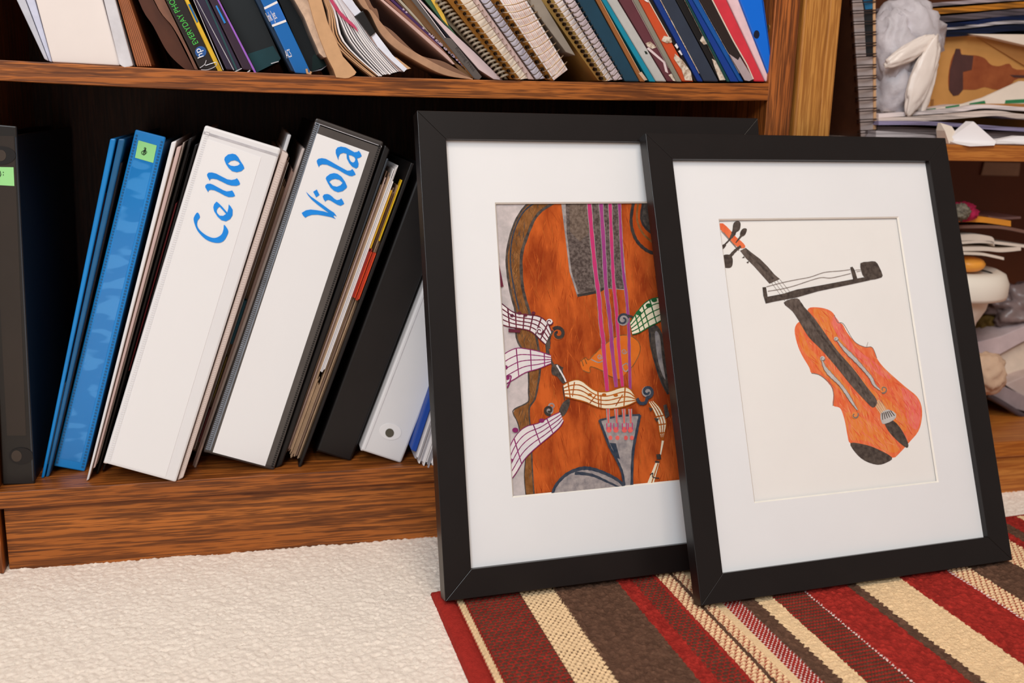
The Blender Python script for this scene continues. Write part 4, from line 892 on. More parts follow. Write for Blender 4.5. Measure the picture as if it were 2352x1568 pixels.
for nm, px0, px1, yb, lab in (('teal_sleeve', (588, 644), (503, 592), 134, 'a'), ):
    b = MB(); b.pp([(510, -200), (572, -200), (584, 0), (645, 134), (588, 166), (506, 0)], YU+.030, .15)
    o = b.build('carton', mat('near_black_card', (14, 22, 26), .35, .5, var=.1)); tag(o, 'black card sleeve with a teal bottom band, left of the Ink Jet carton', 'card sleeve')
    pl = plate('teal_band', [(569, 124), (627, 105), (645, 134), (644, 140), (590, 166)], YU+.030, C((14, 66, 72)), o); pl.location = -o.location if False else pl.location
    ORG[o] = o.location.copy(); D.objects.remove(pl)
    plate('band', [(569, 124), (627, 105), (645, 134), (640, 141), (590, 166)], YU+.030, C((14, 66, 72)), o); plate('worn_edge', [(622, 145), (640, 140), (640, 142), (623, 147)], YU+.0295, paperw, o)
b = MB(); b.pp([(560, -200), (640, -200), (700, 0), (756, 148), (712, 166), (640, 0)], YU+.045, .14); o = b.build('carton', mat('near_black_card', (14, 22, 26))); ORG[o] = o.location.copy(); tag(o, 'black card sleeve with dark green foot, between the Ink Jet carton and the cardboard sheet', 'card sleeve')
plate('band', [(718, 128), (745, 112), (756, 148), (716, 165)], YU+.045, C((12, 44, 40)), o); plate('edge_line', [(716, 165), (738, 158), (756, 147), (738, 161)], YU+.0445, clearish, o)
# cardboard
t = thing('cardboard_sheet', ubase(794, 178, 0), 'torn brown cardboard sheet overhanging the upper shelf edge', 'cardboard')
b = MB(); b.pp([(500, -330), (560, -330), (739, 0), (753, 52), (772, 92), (788, 130), (806, 150), (819, 166), (815, 172), (802, 179), (790, 180), (772, 178), (766, 160), (752, 133), (735, 90), (722, 52), (708, 0)], -.002, .16); b.build('folded_sheet', kraft, t, .0004)
b = MB(); b.pp([(480, -330), (500, -330), (708, 0), (724, 50), (738, 95), (752, 131), (744, 132), (733, 122), (726, 105), (713, 76), (699, 40), (676, 0)], .002, .14); b.build('torn_layer', kraft_t, t, .0003)
# loose sheets, fanned
t = thing('sheet_music_stack', ubase(900, 176, .0), 'thick fanned stack of white sheets on the upper shelf, right of the cardboard', 'paper stack')
def curve_strip(b, xt, xm, xb, yb, w, y, dep, mi, ym=95, T=180, sl=.62):
    L = [(xt-sl*T, -T), (xt, 0), (xm, ym), (xb, yb)]; Lp = [(p.x, p.y) for p in smooth_path(L, 5)]
    Rp = [(p[0]+w, p[1]-(1 if i > len(Lp)-2 else 0)) for i, p in enumerate(Lp)]; b.pp(Lp+Rp[::-1], y, dep, mi)
b = MB(); n = 17; rd = random.Random(5)
for i in range(n):
    u = i/(n-1); xt = 744+62*u; xm = 775+95*u+8*math.sin(u*3.1); xb = 855+78*u; yb = 176-17*u**1.6+rd.uniform(-1.5, 1.5)
    curve_strip(b, xt, xm-(10 if u < .25 else 0), xb, yb, 3.0+rd.random()*1.2, .001+rd.random()*.003, .19, (2 if u < .14 else rd.choice([0, 0, 1, 0])))
b.build('sheets', [paperw, paperp, kraft], t)
b = MB(); curve_strip(b, 742, 762, 850, 176, 9, .006, .18, 0); b.build('envelope', papert, t)
b = MB(); b.pp([(p.x, p.y) for p in smooth_path([(672, -160), (765, 0), (790, 34), (815, 58), (822, 72), (816, 66), (806, 58), (782, 36), (757, 0), (664, -160)], 3)], -.001, .01); b.build('red_page', C((190, 60, 96)), t)
b = MB(); b.pp([(680, -160), (707, -160), (808, 0), (829, 27), (815, 37), (786, 0)], -.002, .015); b.build('pamphlet', C((220, 220, 232)), t)
b = MB(); b.pp([(816, 36), (834, 24), (863, 74), (851, 84)], -.003, .02); b.build('binder_clip', blk_v, t, .0006)
b = MB(); b.pp([(852, 82), (862, 74), (903, 128), (935, 158), (928, 165), (900, 140), (868, 108)], -.001, .12); b.build('glossy_sheets', C((226, 228, 240)), t)
b = MB(); b.pp([(905, 130), (912, 133), (944, 157), (936, 159)], .001, .1); b.build('tan_sheet', kraft, t)
# sheer bag
gz = mat('sheer_brown_fabric', (150, 112, 90), .8, .1, var=.12, scale=40, alpha=.78)
t = thing('gauze_pouch', ubase(1080, 181, YU), 'sheer brown fabric pouch drooping across the upper shelf under the leaning magazines', 'pouch')
def band(b, A, Bq, y, dep, k=6, mi=0):
    A = [(p.x, p.y) for p in smooth_path(A, k)]; Bq = [(p.x, p.y) for p in smooth_path(Bq, k)]; b.pp(A+Bq[::-1], y, dep, mi)
b = MB(); band(b, [(740, -160), (822, 0), (848, 28), (872, 74), (905, 108), (960, 143), (1020, 172), (1086, 183)], [(765, -160), (838, 0), (858, 28), (884, 62), (920, 98), (975, 132), (1030, 160), (1087, 181)], .000, .05); b.build('hem', mat('gauze_hem', (176, 136, 108), .8, .1, var=.15, scale=60), t, .0006)
b = MB(); band(b, [(884, 62), (920, 98), (975, 132), (1030, 160), (1086, 182)], [(868, 52), (900, 70), (960, 124), (1020, 142), (1072, 172)], .004, .04); b.build('gauze', gz, t)
b = MB(); band(b, [(750, -160), (824, 0), (845, 14), (868, 48)], [(790, -160), (848, 0), (866, 22), (872, 50)], .004, .04); b.build('gauze', gz, t)
# magazines
mags = [((873, 881), (1040, 1058), (206, 170, 160), 'pinkish cream magazine leaning on the upper shelf, nearest the sheer pouch', 148, 'magazine'),
        ((883, 894), (1052, 1062), (136, 88, 74), 'brown magazine between the pinkish cream one and the purple one', 150, 'magazine'),
        ((896, 905), (1056, 1068), (62, 28, 82), 'thin purple magazine with a white scuffed spine', 152, 'magazine'),
        ((907, 912), (1062, 1066), (92, 66, 50), 'thin dark tan magazine right of the purple magazine', 158, 'magazine'),
        ((913, 921), (1066, 1074), (170, 160, 142), 'thin grey-beige magazine beside the olive brown book', 162, 'magazine'),
        ((923, 944), (1068, 1086), (108, 74, 40), 'olive brown book with an orange edge left of the grey book', 178, 'book'),]
for (a0, a1), (b0, b1), cc, lab, yb, cat in mags:
    o = thing('magazine' if cat == 'magazine' else 'book', ubase((b0+b1)/2, yb, YU), lab, cat, 'magazines leaning over the sheer pouch' if cat == 'magazine' else None)
    k = yb/183.; xb0 = a0+(b0-a0); usl('cover', up(a0, a1, b0, b1, yb, yb+1, T=150, slope=.72), YU+.002, .17, C(cc), o, .0005)
    if cc == (62, 28, 82):
        b = MB(); rd = random.Random(2)
        for i in range(26):
            u = rd.random()**.6; x = 905+(1066-905)*u; z = 152*u; b.pp([(x-3, z), (x+rd.random()*3, z-2), (x+3, z+3), (x-1, z+3)], YU+.0016, .001)
        b.build('scuffed_edge', C((180, 160, 178)), o)
    if cat == 'book': usl('edge_stripe', up(a1-1, a1+1, b1-1, b1+1.5, 178, 180, T=150, slope=.72), YU+.001, .17, C((176, 108, 40)), o, 0)
# grey publisher's book
t = thing('book', ubase(1095, 182, YU), 'grey hardback stamped Running Press at its foot, on the upper shelf', 'book')
usl('spine', [(780, -150), (800, -150), (960, 0), (1024, 86), (1036, 88), (1107, 176), (1100, 184), (1090, 182), (944, 0)], YU, .17, mat('grey_cloth', (92, 84, 80), .55, .3, var=.08, scale=40), t, .0008)
usl('front_cover', [(804, -150), (812, -150), (970, 0), (1040, 90), (1027, 87), (961, 0)], YU+.003, .16, mat('dark_jacket', (24, 20, 34), .3, .5, var=.1), t, .0004)
b = MB(); b.tube([at(*p, YU-.0005) for p in ((958, 0), (990, 42), (1023, 87))], .0004, 5); b.build('worn_edge', C((220, 210, 214)), t)
text('stamped_words', 'Running Press', (1045, 112), (1087, 164), YU, C((58, 50, 48)), t, font_h=.0042)
# pink white leaflet
t = thing('leaflet', ubase(1130, 184, YU), 'pale pink curled leaflet between the grey hardback and the comb-bound book', 'leaflet')
usl('sheets', [(800, -150), (806, -150), (966, 0), (1020, 56), (1090, 120), (1155, 184), (1134, 182), (1100, 160), (1040, 92), (961, 0)], YU+.001, .17, mat('pale_pink_paper', (214, 190, 190), .6, .3, var=.05), t, .0003)
# comb bound
t = thing('comb_bound_book', ubase(1158, 183, YU), 'grey comb-bound book with green and yellow cover, left of the spiral notebooks', 'book')
usl('pages', up(975, 1012, 1155, 1168, 182, 183, T=150, slope=.72), YU+.004, .17, mat('mottled_grey_brown', (142, 126, 104), .7, .2, rgb2=(104, 92, 74), scale=90), t)
usl('cover', [(868, -150), (884, -150), (990, 0), (1018, 40), (1052, 86), (1020, 54), (976, 0)], YU+.001, .17, mat('green_cover', (76, 104, 52), .5, .3, rgb2=(52, 92, 80), scale=60), t, .0003)
usl('cover_band', [(876, -150), (886, -150), (1000, 0), (1020, 34), (1030, 60), (1016, 44), (990, 0)], YU-.0002, .002, C((226, 182, 66)), t, 0)
b = MB()
for i in range(22):
    u = (i+.4)/22; x0 = 1004+(1160-1004)*u; z0 = 182*u; b.tube(smooth_path([at(x0-7, z0+3, YU+.004), at(x0-3, z0-1, YU-.004), at(x0+7, z0-5, YU-.004), at(x0+11, z0-5, YU+.004)], 4), .0011, 6)
b.build('plastic_comb', mat('grey_comb', (156, 142, 124), .4, .5, var=.1), t, 0)
b = MB()
for i in range(22):
    u = (i+.7)/22; x0 = 1000+(1156-1000)*u; z0 = 182*u; b.pp([(x0-4, z0+1), (x0+3, z0-3), (x0+5, z0+1), (x0-1, z0+5)], YU+.0035, .001)
b.build('comb_slots', hole_m, t)
# spiral notebooks
def spiral(lab, board, cover_t, cover_b, page_t, page_b, yb, m_board, m_page, nl, wm, wr=.00045, lines=0, holes=True, T=240, back=None, yb2=None, single=True):
    t = thing('spiral_notebook', ubase((page_b[0]+page_b[1])/2, yb, YU), lab, 'notebook', 'spiral notebooks on the upper shelf')
    sl = ((page_b[0]-page_t[0])/yb); dx = sl*T
    b = MB(); b.p3([(cover_t[0]-dx, -T, YU+.007), (cover_t[1]-dx, -T, YU), (cover_t[1], 0, YU), (cover_b[1], yb, YU), (cover_b[0], yb-2, YU+.007), (cover_t[0], 0, YU+.007)], .15); b.build('cover', m_board, t, .0003)
    b = MB(); b.pp(up(page_t[0], page_t[1], page_b[0], page_b[1], yb-1, yb2 or yb-4, T=T, slope=sl), YU-.0004, .155)
    pg = b.build('pages', m_page, t, .0004)
    if lines:
        b = MB()
        for i in range(lines):
            s = .1+.85*i/lines; w = .010 if i % 3 else .022
            f = lambda s_: [(page_t[0]+(page_t[1]-page_t[0])*s_, 0), (page_b[0]+(page_b[1]-page_b[0])*s_, (yb-1)+((yb2 or yb-4)-(yb-1))*s_-1)]
            a = f(s); c = f(s+w); b.pp([a[0], c[0], c[1], a[1]], YU-.0006, .0004)
        b.build('ruled_lines', C((232, 166, 122)), pg)
    co = MB(); ho = MB(); n = nl
    for i in range(n):
        u = (i+.5)/n; h = (cover_t[0]+(cover_t[1]-cover_t[0])*.55+(cover_b[0]-cover_t[0]+(cover_b[1]-cover_b[0]-cover_t[1]+cover_t[0])*.55)*u, yb*u+1)
        e = (page_t[1]+(page_b[1]-page_t[1])*u+2, (yb2 or yb)*u-10); L = Vector((h[0], h[1])); E = Vector((e[0], e[1])); mid = (L+E)/2+Vector((-1, 7))
        co.tube(smooth_path([at(L.x, L.y, YU+.002), at(L.x+3, L.y+2.5, YU-.003), at(mid.x, mid.y, YU-.0065), at(E.x-2, E.y+2, YU-.004), at(E.x, E.y, YU+.003)], 5), wr, 6)
        ho.pp(ellipse(h[0], h[1]-3, 2.9, 4.2, 10, -.5), YU-.0005, .008)
    co.build('wire_coil', wm, t, smooth=True)
    if holes: ho.build('punched_holes', hole_m, t)
    if back: usl('back_cover', up(back[0], back[1], back[2], back[3], back[4], back[5], T=T, slope=sl), YU+.002, .15, mat('grey_back_board', (120, 110, 100), .6, .3, rgb2=(160, 148, 134), scale=14), t, .0006)
    return t
spiral('brown-backed spiral notebook with cream pages, leftmost of the spiral notebooks', 0, (1026, 1057), (1170, 1196), (1057, 1084), (1196, 1212), 184, kraft_d, mat('cream_page_edges', (236, 222, 204), .8, .1, rgb2=(214, 198, 182), scale=160, stretch=(1, 1, .2)), 14, wire)
t = thing('notepad', ubase(1218, 184, YU), 'thin stack of pink pages between the first two spiral notebooks', 'notepad')
usl('pages', up(1085, 1100, 1213, 1228, 182, 183, T=150, slope=.66), YU+.001, .15, paperp, t)
spiral('thin spiral notebook with grey-lilac pages and dark wire', 0, (1101, 1104), (1229, 1232), (1104, 1126), (1232, 1252), 184, paperp, mat('lilac_page_edges', (206, 200, 210), .8, .1, rgb2=(176, 168, 182), scale=160, stretch=(1, 1, .2)), 17, wire_d, holes=False)
spiral('thick spiral notebook with orange-lined pages and grey back cover', 0, (1127, 1148), (1254, 1272), (1148, 1209), (1272, 1304), 186, kraft_d, mat('white_page_edges', (242, 236, 234), .8, .1, rgb2=(222, 210, 210), scale=160, stretch=(1, 1, .2)), 11, wire, .0006, lines=10, back=(1210, 1244, 1300, 1322, 120, 128), yb2=160)
spiral('spiral notebook with olive tan cover, rightmost of the spiral notebooks', 0, (1243, 1272), (1374, 1396), (1272, 1292), (1396, 1408), 187, kraft_o, mat('white_page_edges2', (236, 226, 222), .8, .1, rgb2=(214, 204, 204), scale=160, stretch=(1, 1, .2)), 18, wire, .0005)
spiral('thin spiral notebook with pinkish pages, touching the dark teal folder', 0, (1294, 1297), (1409, 1411), (1297, 1320), (1411, 1430), 186, hole_m, mat('pink_page_edges', (216, 200, 204), .8, .1, rgb2=(196, 180, 186), scale=160, stretch=(1, 1, .2)), 18, wire_d, holes=False)
# pocket folders
folders = [((1326, 1366), (1436, 1469), (20, 60, 80), 'dark teal folder leaning beside the last spiral notebook'),
 ((1368, 1380), (1470, 1482), (150, 92, 46), 'thin brown folder between the dark teal and bright teal ones'),
 ((1382, 1393), (1492, 1506), (6, 132, 158), 'thin bright teal folder left of the pale grey one'),
 ((1394, 1419), (1507, 1532), (186, 184, 180), 'pale grey glossy folder with a tiny black mark'),
 ((1421, 1453), (1533, 1553), (100, 50, 58), 'maroon folder with white zigzag and torn spine'),
 ((1454, 1466), (1554, 1566), (136, 130, 116), 'thin grey folder behind the torn orange one'),
 ((1467, 1489), (1567, 1594), (200, 76, 36), 'orange-red folder with badly torn white corner'),
 ((1490, 1500), (1595, 1602), (24, 18, 18), 'thin black folder with white marks right of the torn orange one'),
 ((1501, 1517), (1603, 1616), (10, 52, 130), 'deep blue folder left of the wide slate one'),
 ((1518, 1551), (1617, 1651), (46, 54, 70), 'wide slate blue-grey folder'),
 ((1552, 1573), (1653, 1669), (20, 16, 16), 'black folder with white torn spine right of the slate one'),
 ((1574, 1579), (1670, 1677), (14, 66, 64), 'very thin dark green folder'),
 ((1580, 1590), (1678, 1697), (10, 56, 140), 'royal blue folder, left of the two touching blue ones by the black folder'),
 ((1591, 1606), (1698, 1709), (14, 84, 160), 'brighter blue folder touching the royal blue one'),
 ((1607, 1636), (1711, 1732), (40, 28, 26), 'black folder with torn grey lower corner left of the red folder'),
 ((1637, 1668), (1733, 1757), (212, 52, 66), 'bright red folder leaning beside the pale pink one'),
 ((1670, 1697), (1758, 1769), (236, 200, 204), 'pale pink folder between the red folder and the blue file box')]
for i, ((a0, a1), (b0, b1), cc, lab) in enumerate(folders):
    t = thing('pocket_folder', ubase((b0+b1)/2, 187, YU), lab, 'folder', 'pocket folders on the upper shelf')
    yy = YU+(0.002 if i % 3 == 1 else 0); sl = .60-.012*i
    nm = 'spine'
    usl(nm, up(a0, a1, b0, b1, 187.5, 188, T=170, slope=sl*.95), yy, .17, mat('folder_card_%d' % i, cc, .45, .4, var=.12, scale=50), t, .0012 if a1-a0 > 14 else .0005)
    g = lambda s, v: (a0+(a1-a0)*s+(b0-a0+((b1-b0)-(a1-a0))*s)*v, 187*v)
    if i == 3: plate('black_mark', [(1480, 117), (1485, 118), (1488, 124), (1483, 124)], yy, ink, t)
    if i == 4:
        plate('zigzag', [g(-.1, .60), g(.15, .58), g(.95, .76), g(.62, .90), g(.40, .88), g(.70, .77)], yy, C((222, 200, 200)), t); plate('torn_patch', [g(0.1, .53), g(.6, .51), g(.9, .58), g(.4, .60), g(.1, .57)], yy-.0002, torn, t)
        b = MB(); b.tube([at(*g(.97, v/6), yy) for v in range(6)], .0005, 5); b.build('worn_edge', paperp, t); plate('torn_corner', [g(.55, .92), g(1.1, .90), g(1.4, .97), g(1.0, 1.0), g(.7, .99)], yy-.0002, torn, t)
    if i == 6:
        plate('torn_corner', [g(.35, .72), g(.7, .66), g(1.05, .74), g(1.2, .88), g(.9, .99), g(.3, .985), g(.5, .86)], yy-.0004, torn, t); plate('torn_patch', [g(.1, .50), g(.6, .44), g(1.15, .46), g(1.0, .52), g(.5, .53)], yy-.0004, torn, t); plate('torn_patch', [g(.55, 0), g(.9, 0), g(.9, .03), g(.7, .02)], yy-.0004, paperw, t)
        b = MB(); b.tube([at(*g(.98, v/8), yy) for v in range(5)], .0005, 5); b.build('worn_edge', paperc, t)
    if i == 7:
        plate('white_mark', [g(.1, .56), g(1.3, .52), g(1.5, .56), g(.3, .60)], yy-.0003, paperw, t); plate('white_mark', [g(.2, .63), g(1.5, .60), g(1.7, .65), g(.5, .68)], yy-.0003, paperw, t)
    if i == 10:
        plate('torn_patch', [g(.3, .50), g(.9, .44), g(1.5, .47), g(1.3, .53), g(.5, .55)], yy-.0003, torn, t); plate('torn_corner', [g(.6, .72), g(1.1, .76), g(1.4, .98), g(.1, .985), g(.3, .86)], yy-.0003, torn, t)
    if i in (1, 8, 13, 10):
        b = MB(); b.tube([at(*g(.98 if i != 1 else .9, v/10), yy-.0002) for v in range(10)], .00045, 5); b.build('worn_edge', torn if i != 1 else kraft, t)
    if i == 1: plate('torn_corner', [g(.6, .9), g(1.3, .88), g(1.6, .98), g(.9, .99)], yy-.0003, kraft_t, t)
    if i == 14:
        plate('torn_patch', [g(-.05, .66), g(.5, .74), g(.85, .70), g(1.05, .97), g(.5, .995), g(0.05, .985)], yy-.0004, C((176, 156, 158)), t); b = MB(); b.tube([at(*g(1.0, v/10), yy-.0004) for v in range(6)]+[at(*g(1.15, .8), yy-.0004), at(*g(1.05, .97), yy-.0004)], .0007, 5); b.build('worn_edge', paperc, t)
# blue file box
t = thing('file_box', ubase(1774, 186, YU), 'bright blue plastic file box with a finger hole against the bookcase side', 'file box')
b = MB(); b.p3([(1640, -180, YU), (1716, -180, YU), (1754, 0, YU), (1779, 182, YU), (1770, 183, YU), (1699, 0, YU)], .2); b.build('case', mat('glossy_blue_plastic', (0, 108, 222), .3, .5, var=.04, scale=10), t, .0012)
b = MB(); b.tube([at(1751, 0, YU-.0001), at(1764, 90, YU-.0001), at(1776, 182, YU-.0001)], .0005, 5); b.build('rim', mat('deep_blue_plastic', (0, 66, 150), .3, var=.05), t)
plate('finger_hole', ellipse(1738, 79, 6.5, 9.5), YU, mat('hole_blue_black', (4, 16, 44), .8, var=.1), t)

# ------------------------------------------------------------------ contents of the honey oak unit
def wavy(name, pts, y, dep, m, parent=None, th=3.0, dz=0.0, bevel=0.0):
    """a sheet seen on its front edge: pts run along the edge in pixels, th = thickness in pixels"""
    P = [(p.x, p.y) for p in smooth_path(pts, 5)]
    b = MB(); b.pp(P+[(x, yy+th) for x, yy in P[::-1]], y, dep, 0, dz); return b.build(name, m, parent, bevel)
def crumple(name, c, r, m, parent=None, seed=0, amp=.35, f=2.2, squash=None, sub_=4, rot=0):
    import bmesh
    bm = bmesh.new(); bmesh.ops.create_icosphere(bm, subdivisions=sub_, radius=1.0)
    V = []; off = Vector((seed*3.1, seed*1.7, seed*.9)); R_ = Matrix.Rotation(rot, 3, 'Y')
    for v in bm.verts:
        p = v.co.copy(); n_ = 0; a = 1.0; ff = f
        for o_ in range(4): n_ += a*(1-abs(noise.noise(p*ff+off))*2); a *= .5; ff *= 2.1
        p = p*(1+amp*(n_-1.0)); p = Vector((p.x*r[0], p.y*r[1], p.z*r[2])); V.append(R_@p+Vector(c))
    F = [[v.index for v in f_.verts] for f_ in bm.faces]; bm.free()
    return mesh(name, V, F, m, parent, smooth=True)
# upright wire notebook
y = .06; t = thing('wire_bound_notebook', (0.85, y, .3865), 'upright wire-bound notebook standing in the honey oak unit beside the plastic bag', 'notebook')
b = MB(); b.pp([(1944, -160), (1972, -160), (1981, 0), (2006, 130), (2011, 330), (1979, 330), (1972, 200), (1958, 0)], y, .015); b.build('pages', mat('striped_page_edges', (196, 180, 176), .8, .1, rgb2=(150, 134, 128), scale=60, stretch=(.3, 1, 3)), t, .0006)
b = MB(); b.pp([(1981, -160), (2003, -160), (2006, 0), (2009, 130), (1990, 130), (1983, 0)], y-.0004, .1); b.build('dark_cover', mat('green_black_cover', (30, 30, 32), .5, var=.2), t)
b = MB(); b.pp([(2001, -160), (2009, -160), (2011, 0), (2013, 330), (2007, 330), (2005, 0)], y-.001, .14); b.build('front_cover', kraft, t)
b = MB()
for i in range(15):
    zpx = -50+i*25.0; o_ = zpx/305*20; b.tube(smooth_path([at(1952+o_*.9, zpx+1, y+.006), at(1958+o_, zpx, y-.005), at(1985+o_*.6, zpx-1, y-.0045), at(2012+o_*.1, zpx-2, y-.001)], 4), .0006, 6); b.tube(smooth_path([at(1952+o_*.9, zpx+7, y+.006), at(1958+o_, zpx+6, y-.005), at(1985+o_*.6, zpx+5, y-.0045), at(2012+o_*.1, zpx+4, y-.001)], 4), .0006, 6)
b.build('wire_coil', mat('black_wire', (50, 36, 32), .4, var=.1), t); 
b = MB(); b.pp([(1941, -160), (1944, -160), (1958, 0), (1972, 200), (1979, 330), (1976, 330), (1969, 200), (1955, 0)], y+.001, .13); b.build('back_cover', mat('interior_shade_brown', (70, 40, 24), .6, .3, var=.15), t, .0003)  # added slab whose dark brown stands in for the shaded interior
plate('blue_mark', [(1983, 0), (2004, -4), (2004, 20), (1988, 22)], y-.0006, C((30, 100, 140)), t)
# plastic bag
pb = mat('white_plastic_film', (214, 206, 210), .5, .3, var=.10, scale=40, trans=.2, bump=.002)
c = at(2080, 100, .10); t = thing('plastic_bag', (c.x, .10, .3865), 'crumpled white plastic carrier bag stuffed beside the picture carton', 'bag')
crumple('bag_body', at(2090, 72, .105), (.040, .028, .032), pb, t, 1, .20, 1.5, rot=.5)
crumple('bag_body', at(2058, 190, .105), (.036, .030, .044), pb, t, 4, .22, 2.1)
crumple('bag_body', at(2050, 110, .10), (.026, .026, .040), pb, t, 15, .22, 1.9)
pw = mat('thick_white_plastic', (236, 222, 212), .35, .5, var=.04, scale=14)
def ear(p0, p1, w, th, y_, sd):
    w *= 1.2
    A = at(*p0, y_); Bq = at(*p1, y_); d = Bq-A; crumple('handle', (A+Bq)/2, (w, th, d.length/2), pw, t, sd, .16, 1.3, rot=math.atan2(d.x, d.z))
ear((2086, 262), (2152, 84), .0105, .006, .066, 2); ear((2034, 150), (2148, 86), .0080, .006, .070, 7); ear((2112, 268), (2150, 110), .0065, .005, .074, 11)

# picture carton
y = .13; t = thing('cardboard_box', (1.07, y, .3865), 'tan cardboard box printed with a brown violin in the honey oak unit', 'box')
tan = mat('tan_box_card', (196, 140, 78), .8, .15, var=.05, scale=60)
b = MB(); b.pp([(2098, 80), (2500, 84), (2500, 345), (2060, 345)], y, .16); b.build('carton', tan, t, .001)
pv = deco('violin_print', [(p.x, p.y) for p in smooth_path([(2192, 122), (2206, 112), (2210, 126), (2240, 127), (2262, 134), (2275, 148), (2295, 152), (2318, 146), (2336, 160), (2420, 158), (2420, 176), (2340, 180), (2320, 196), (2290, 206), (2262, 200), (2240, 206), (2210, 206), (2200, 212), (2184, 214), (2178, 190), (2182, 150)], 3, True)], y, mat('brown_print', (128, 62, 38), .8, .1, rgb2=(164, 92, 54), scale=30), t)
deco('violin_print_dark', [(2196, 112), (2204, 112), (2208, 125), (2236, 128), (2232, 160), (2212, 165), (2212, 206), (2202, 218), (2190, 220), (2180, 206), (2182, 160)], y-.0004, mat('dark_print', (76, 44, 40), .8, var=.15), pv)
deco('violin_print_dark', [(2320, 172), (2420, 174), (2420, 180), (2330, 178)], y-.0004, mat('dark_print', (76, 44, 40)), pv)
for p in ((2144, 140), (2142, 155), (2140, 190), (2132, 232), (2142, 236), (2146, 176)): deco('printed_marks', [(p[0]-4, p[1]-8), (p[0]+3, p[1]-8), (p[0]+2, p[1]+6), (p[0]-5, p[1]+8)], y, mat('faint_print', (150, 98, 48), .8, var=.2), t)
b = MB(); b.pp([(2240, 82), (2500, 84), (2500, 230), (2352, 150)], y-.0022, .0018); b.build('flap_shadow', mat('tan_box_card_shadow', (172, 116, 60), .8, var=.05), t)  # thin darker plate painted as the flap's shadow across the box
# folders stacked on the box
G = 'papers stacked on the violin box'
Y0 = .12
st = [([(2100, 75), (2220, 68), (2340, 56), (2480, 62)], 14, (10, 22, 50), 'navy folder with white page edges, lowest on the violin box'),
      ([(2095, 66), (2220, 58), (2330, 47), (2480, 54)], 7, (190, 184, 188), 'white page block between the two navy folders on the box'),
      ([(2090, 58), (2220, 50), (2325, 36), (2480, 42)], 10, (12, 30, 72), 'upper navy folder on the violin box'),
      ([(2080, 42), (2200, 34), (2352, 20), (2480, 22)], 14, (96, 86, 92), 'grey folder lying over the navy folders'),
      ([(2065, 24), (2200, 16), (2352, 4), (2480, 2)], 13, (198, 126, 40), 'orange-brown envelope near the top of the stack'),
      ([(2055, 14), (2180, 4), (2352, -8), (2480, -12)], 8, (176, 160, 164), 'pale grey papers topmost of the stack on the box')]
for pts, th, cc, lab in st:
    o = wavy('paper_folder' if 'folder' in lab else 'paper_bundle', pts, Y0, .16, mat('stacked_%d_%d' % (cc[0], cc[2]), tuple(int(v*.6) for v in cc), .7, .2, rgb2=cc, scale=26, stretch=(.35, 1, 12), detail=4, contrast=(.38, .55)), None, th); tag(o, lab, 'folder' if 'folder' in lab else 'papers', G)
b = MB(); b.pp([(2225, 78), (2352, 79), (2480, 84), (2480, 130), (2352, 103), (2270, 84)], Y0-.004, .05); tag(b.build('paper_bundle', paperc), 'cream sheets sagging over the box edge below the navy folders', 'papers', G)
# paper pile on the shelf in front of the box
G = 'loose papers piled on the middle shelf of the honey oak unit'
pile = [([(2005, 318), (2080, 318), (2160, 330), (2260, 332), (2480, 340)], .03, 12, (206, 190, 182), 'pinkish papers, lowest of the pile on the middle shelf'),
        ([(2012, 300), (2100, 306), (2200, 316), (2300, 318), (2480, 322)], .04, 16, (190, 182, 184), 'grey-white papers second from the bottom of the pile'),
        ([(2015, 290), (2100, 292), (2190, 298), (2300, 302), (2480, 304)], .06, 14, (140, 124, 120), 'brown-grey booklet in the middle of the pile'),
        ([(2018, 278), (2120, 278), (2220, 284), (2330, 292), (2480, 300)], .05, 9, (150, 140, 172), 'lilac-edged booklet in the pile'),
        ([(2018, 272), (2130, 266), (2230, 258), (2290, 254), (2352, 262), (2480, 266)], .06, 12, (226, 206, 194), 'cream booklet under the white one near the top of the pile'),
        ([(2018, 262), (2100, 256), (2200, 248), (2260, 240), (2352, 246), (2480, 250)], .07, 9, (228, 214, 212), 'white booklet just under the green-marked envelope')]
for i_, (pts, yy, th, cc, lab) in enumerate(pile): tag(wavy('paper_bundle', pts, yy, .12, mat('layered_sheets_%d' % i_, tuple(int(v*.62) for v in cc), .8, .1, rgb2=cc, scale=30, stretch=(.35, 1, 14), detail=5, contrast=(.36, .56)), None, th), lab, 'papers', G)
y = .085; b = MB(); b.pp([(2016, 256), (2120, 254), (2215, 238), (2260, 224), (2345, 186), (2480, 200), (2480, 240), (2352, 238), (2250, 238), (2140, 256)], y, .004)
o = b.build('envelope', paperc); ORG[o] = o.location.copy(); tag(o, 'cream envelope with green edge dashes rising over the paper pile', 'envelope')
for P in ([(2082, 252), (2095, 250), (2093, 256), (2080, 257)], [(2122, 252), (2150, 248), (2148, 253), (2121, 256)], [(2172, 245), (2204, 240), (2203, 246), (2172, 249)], [(2228, 237), (2262, 231), (2264, 238), (2226, 240)], [(2310, 230), (2360, 227), (2360, 236), (2308, 238)]): deco('green_dash', P, y, C((40, 118, 72)), o)
y = .004; b = MB(); b.p3([(2175, 322, .02), (2236, 279, .012), (2288, 325, .004), (2284, 334, .0), (2228, 336, -.001), (2200, 331, .004)], .004); o = b.build('folded_paper', paperw); tag(o, 'small white sheet with a raised pointed corner at the middle shelf edge', 'paper')
b = MB(); b.p3([(2160, 282, .03), (2186, 290, .026), (2200, 312, .02), (2180, 330, .015), (2170, 300, .02)], .004); tag(b.build('folded_paper', paperc), 'curled cream scrap left of the pointed white sheet', 'paper')
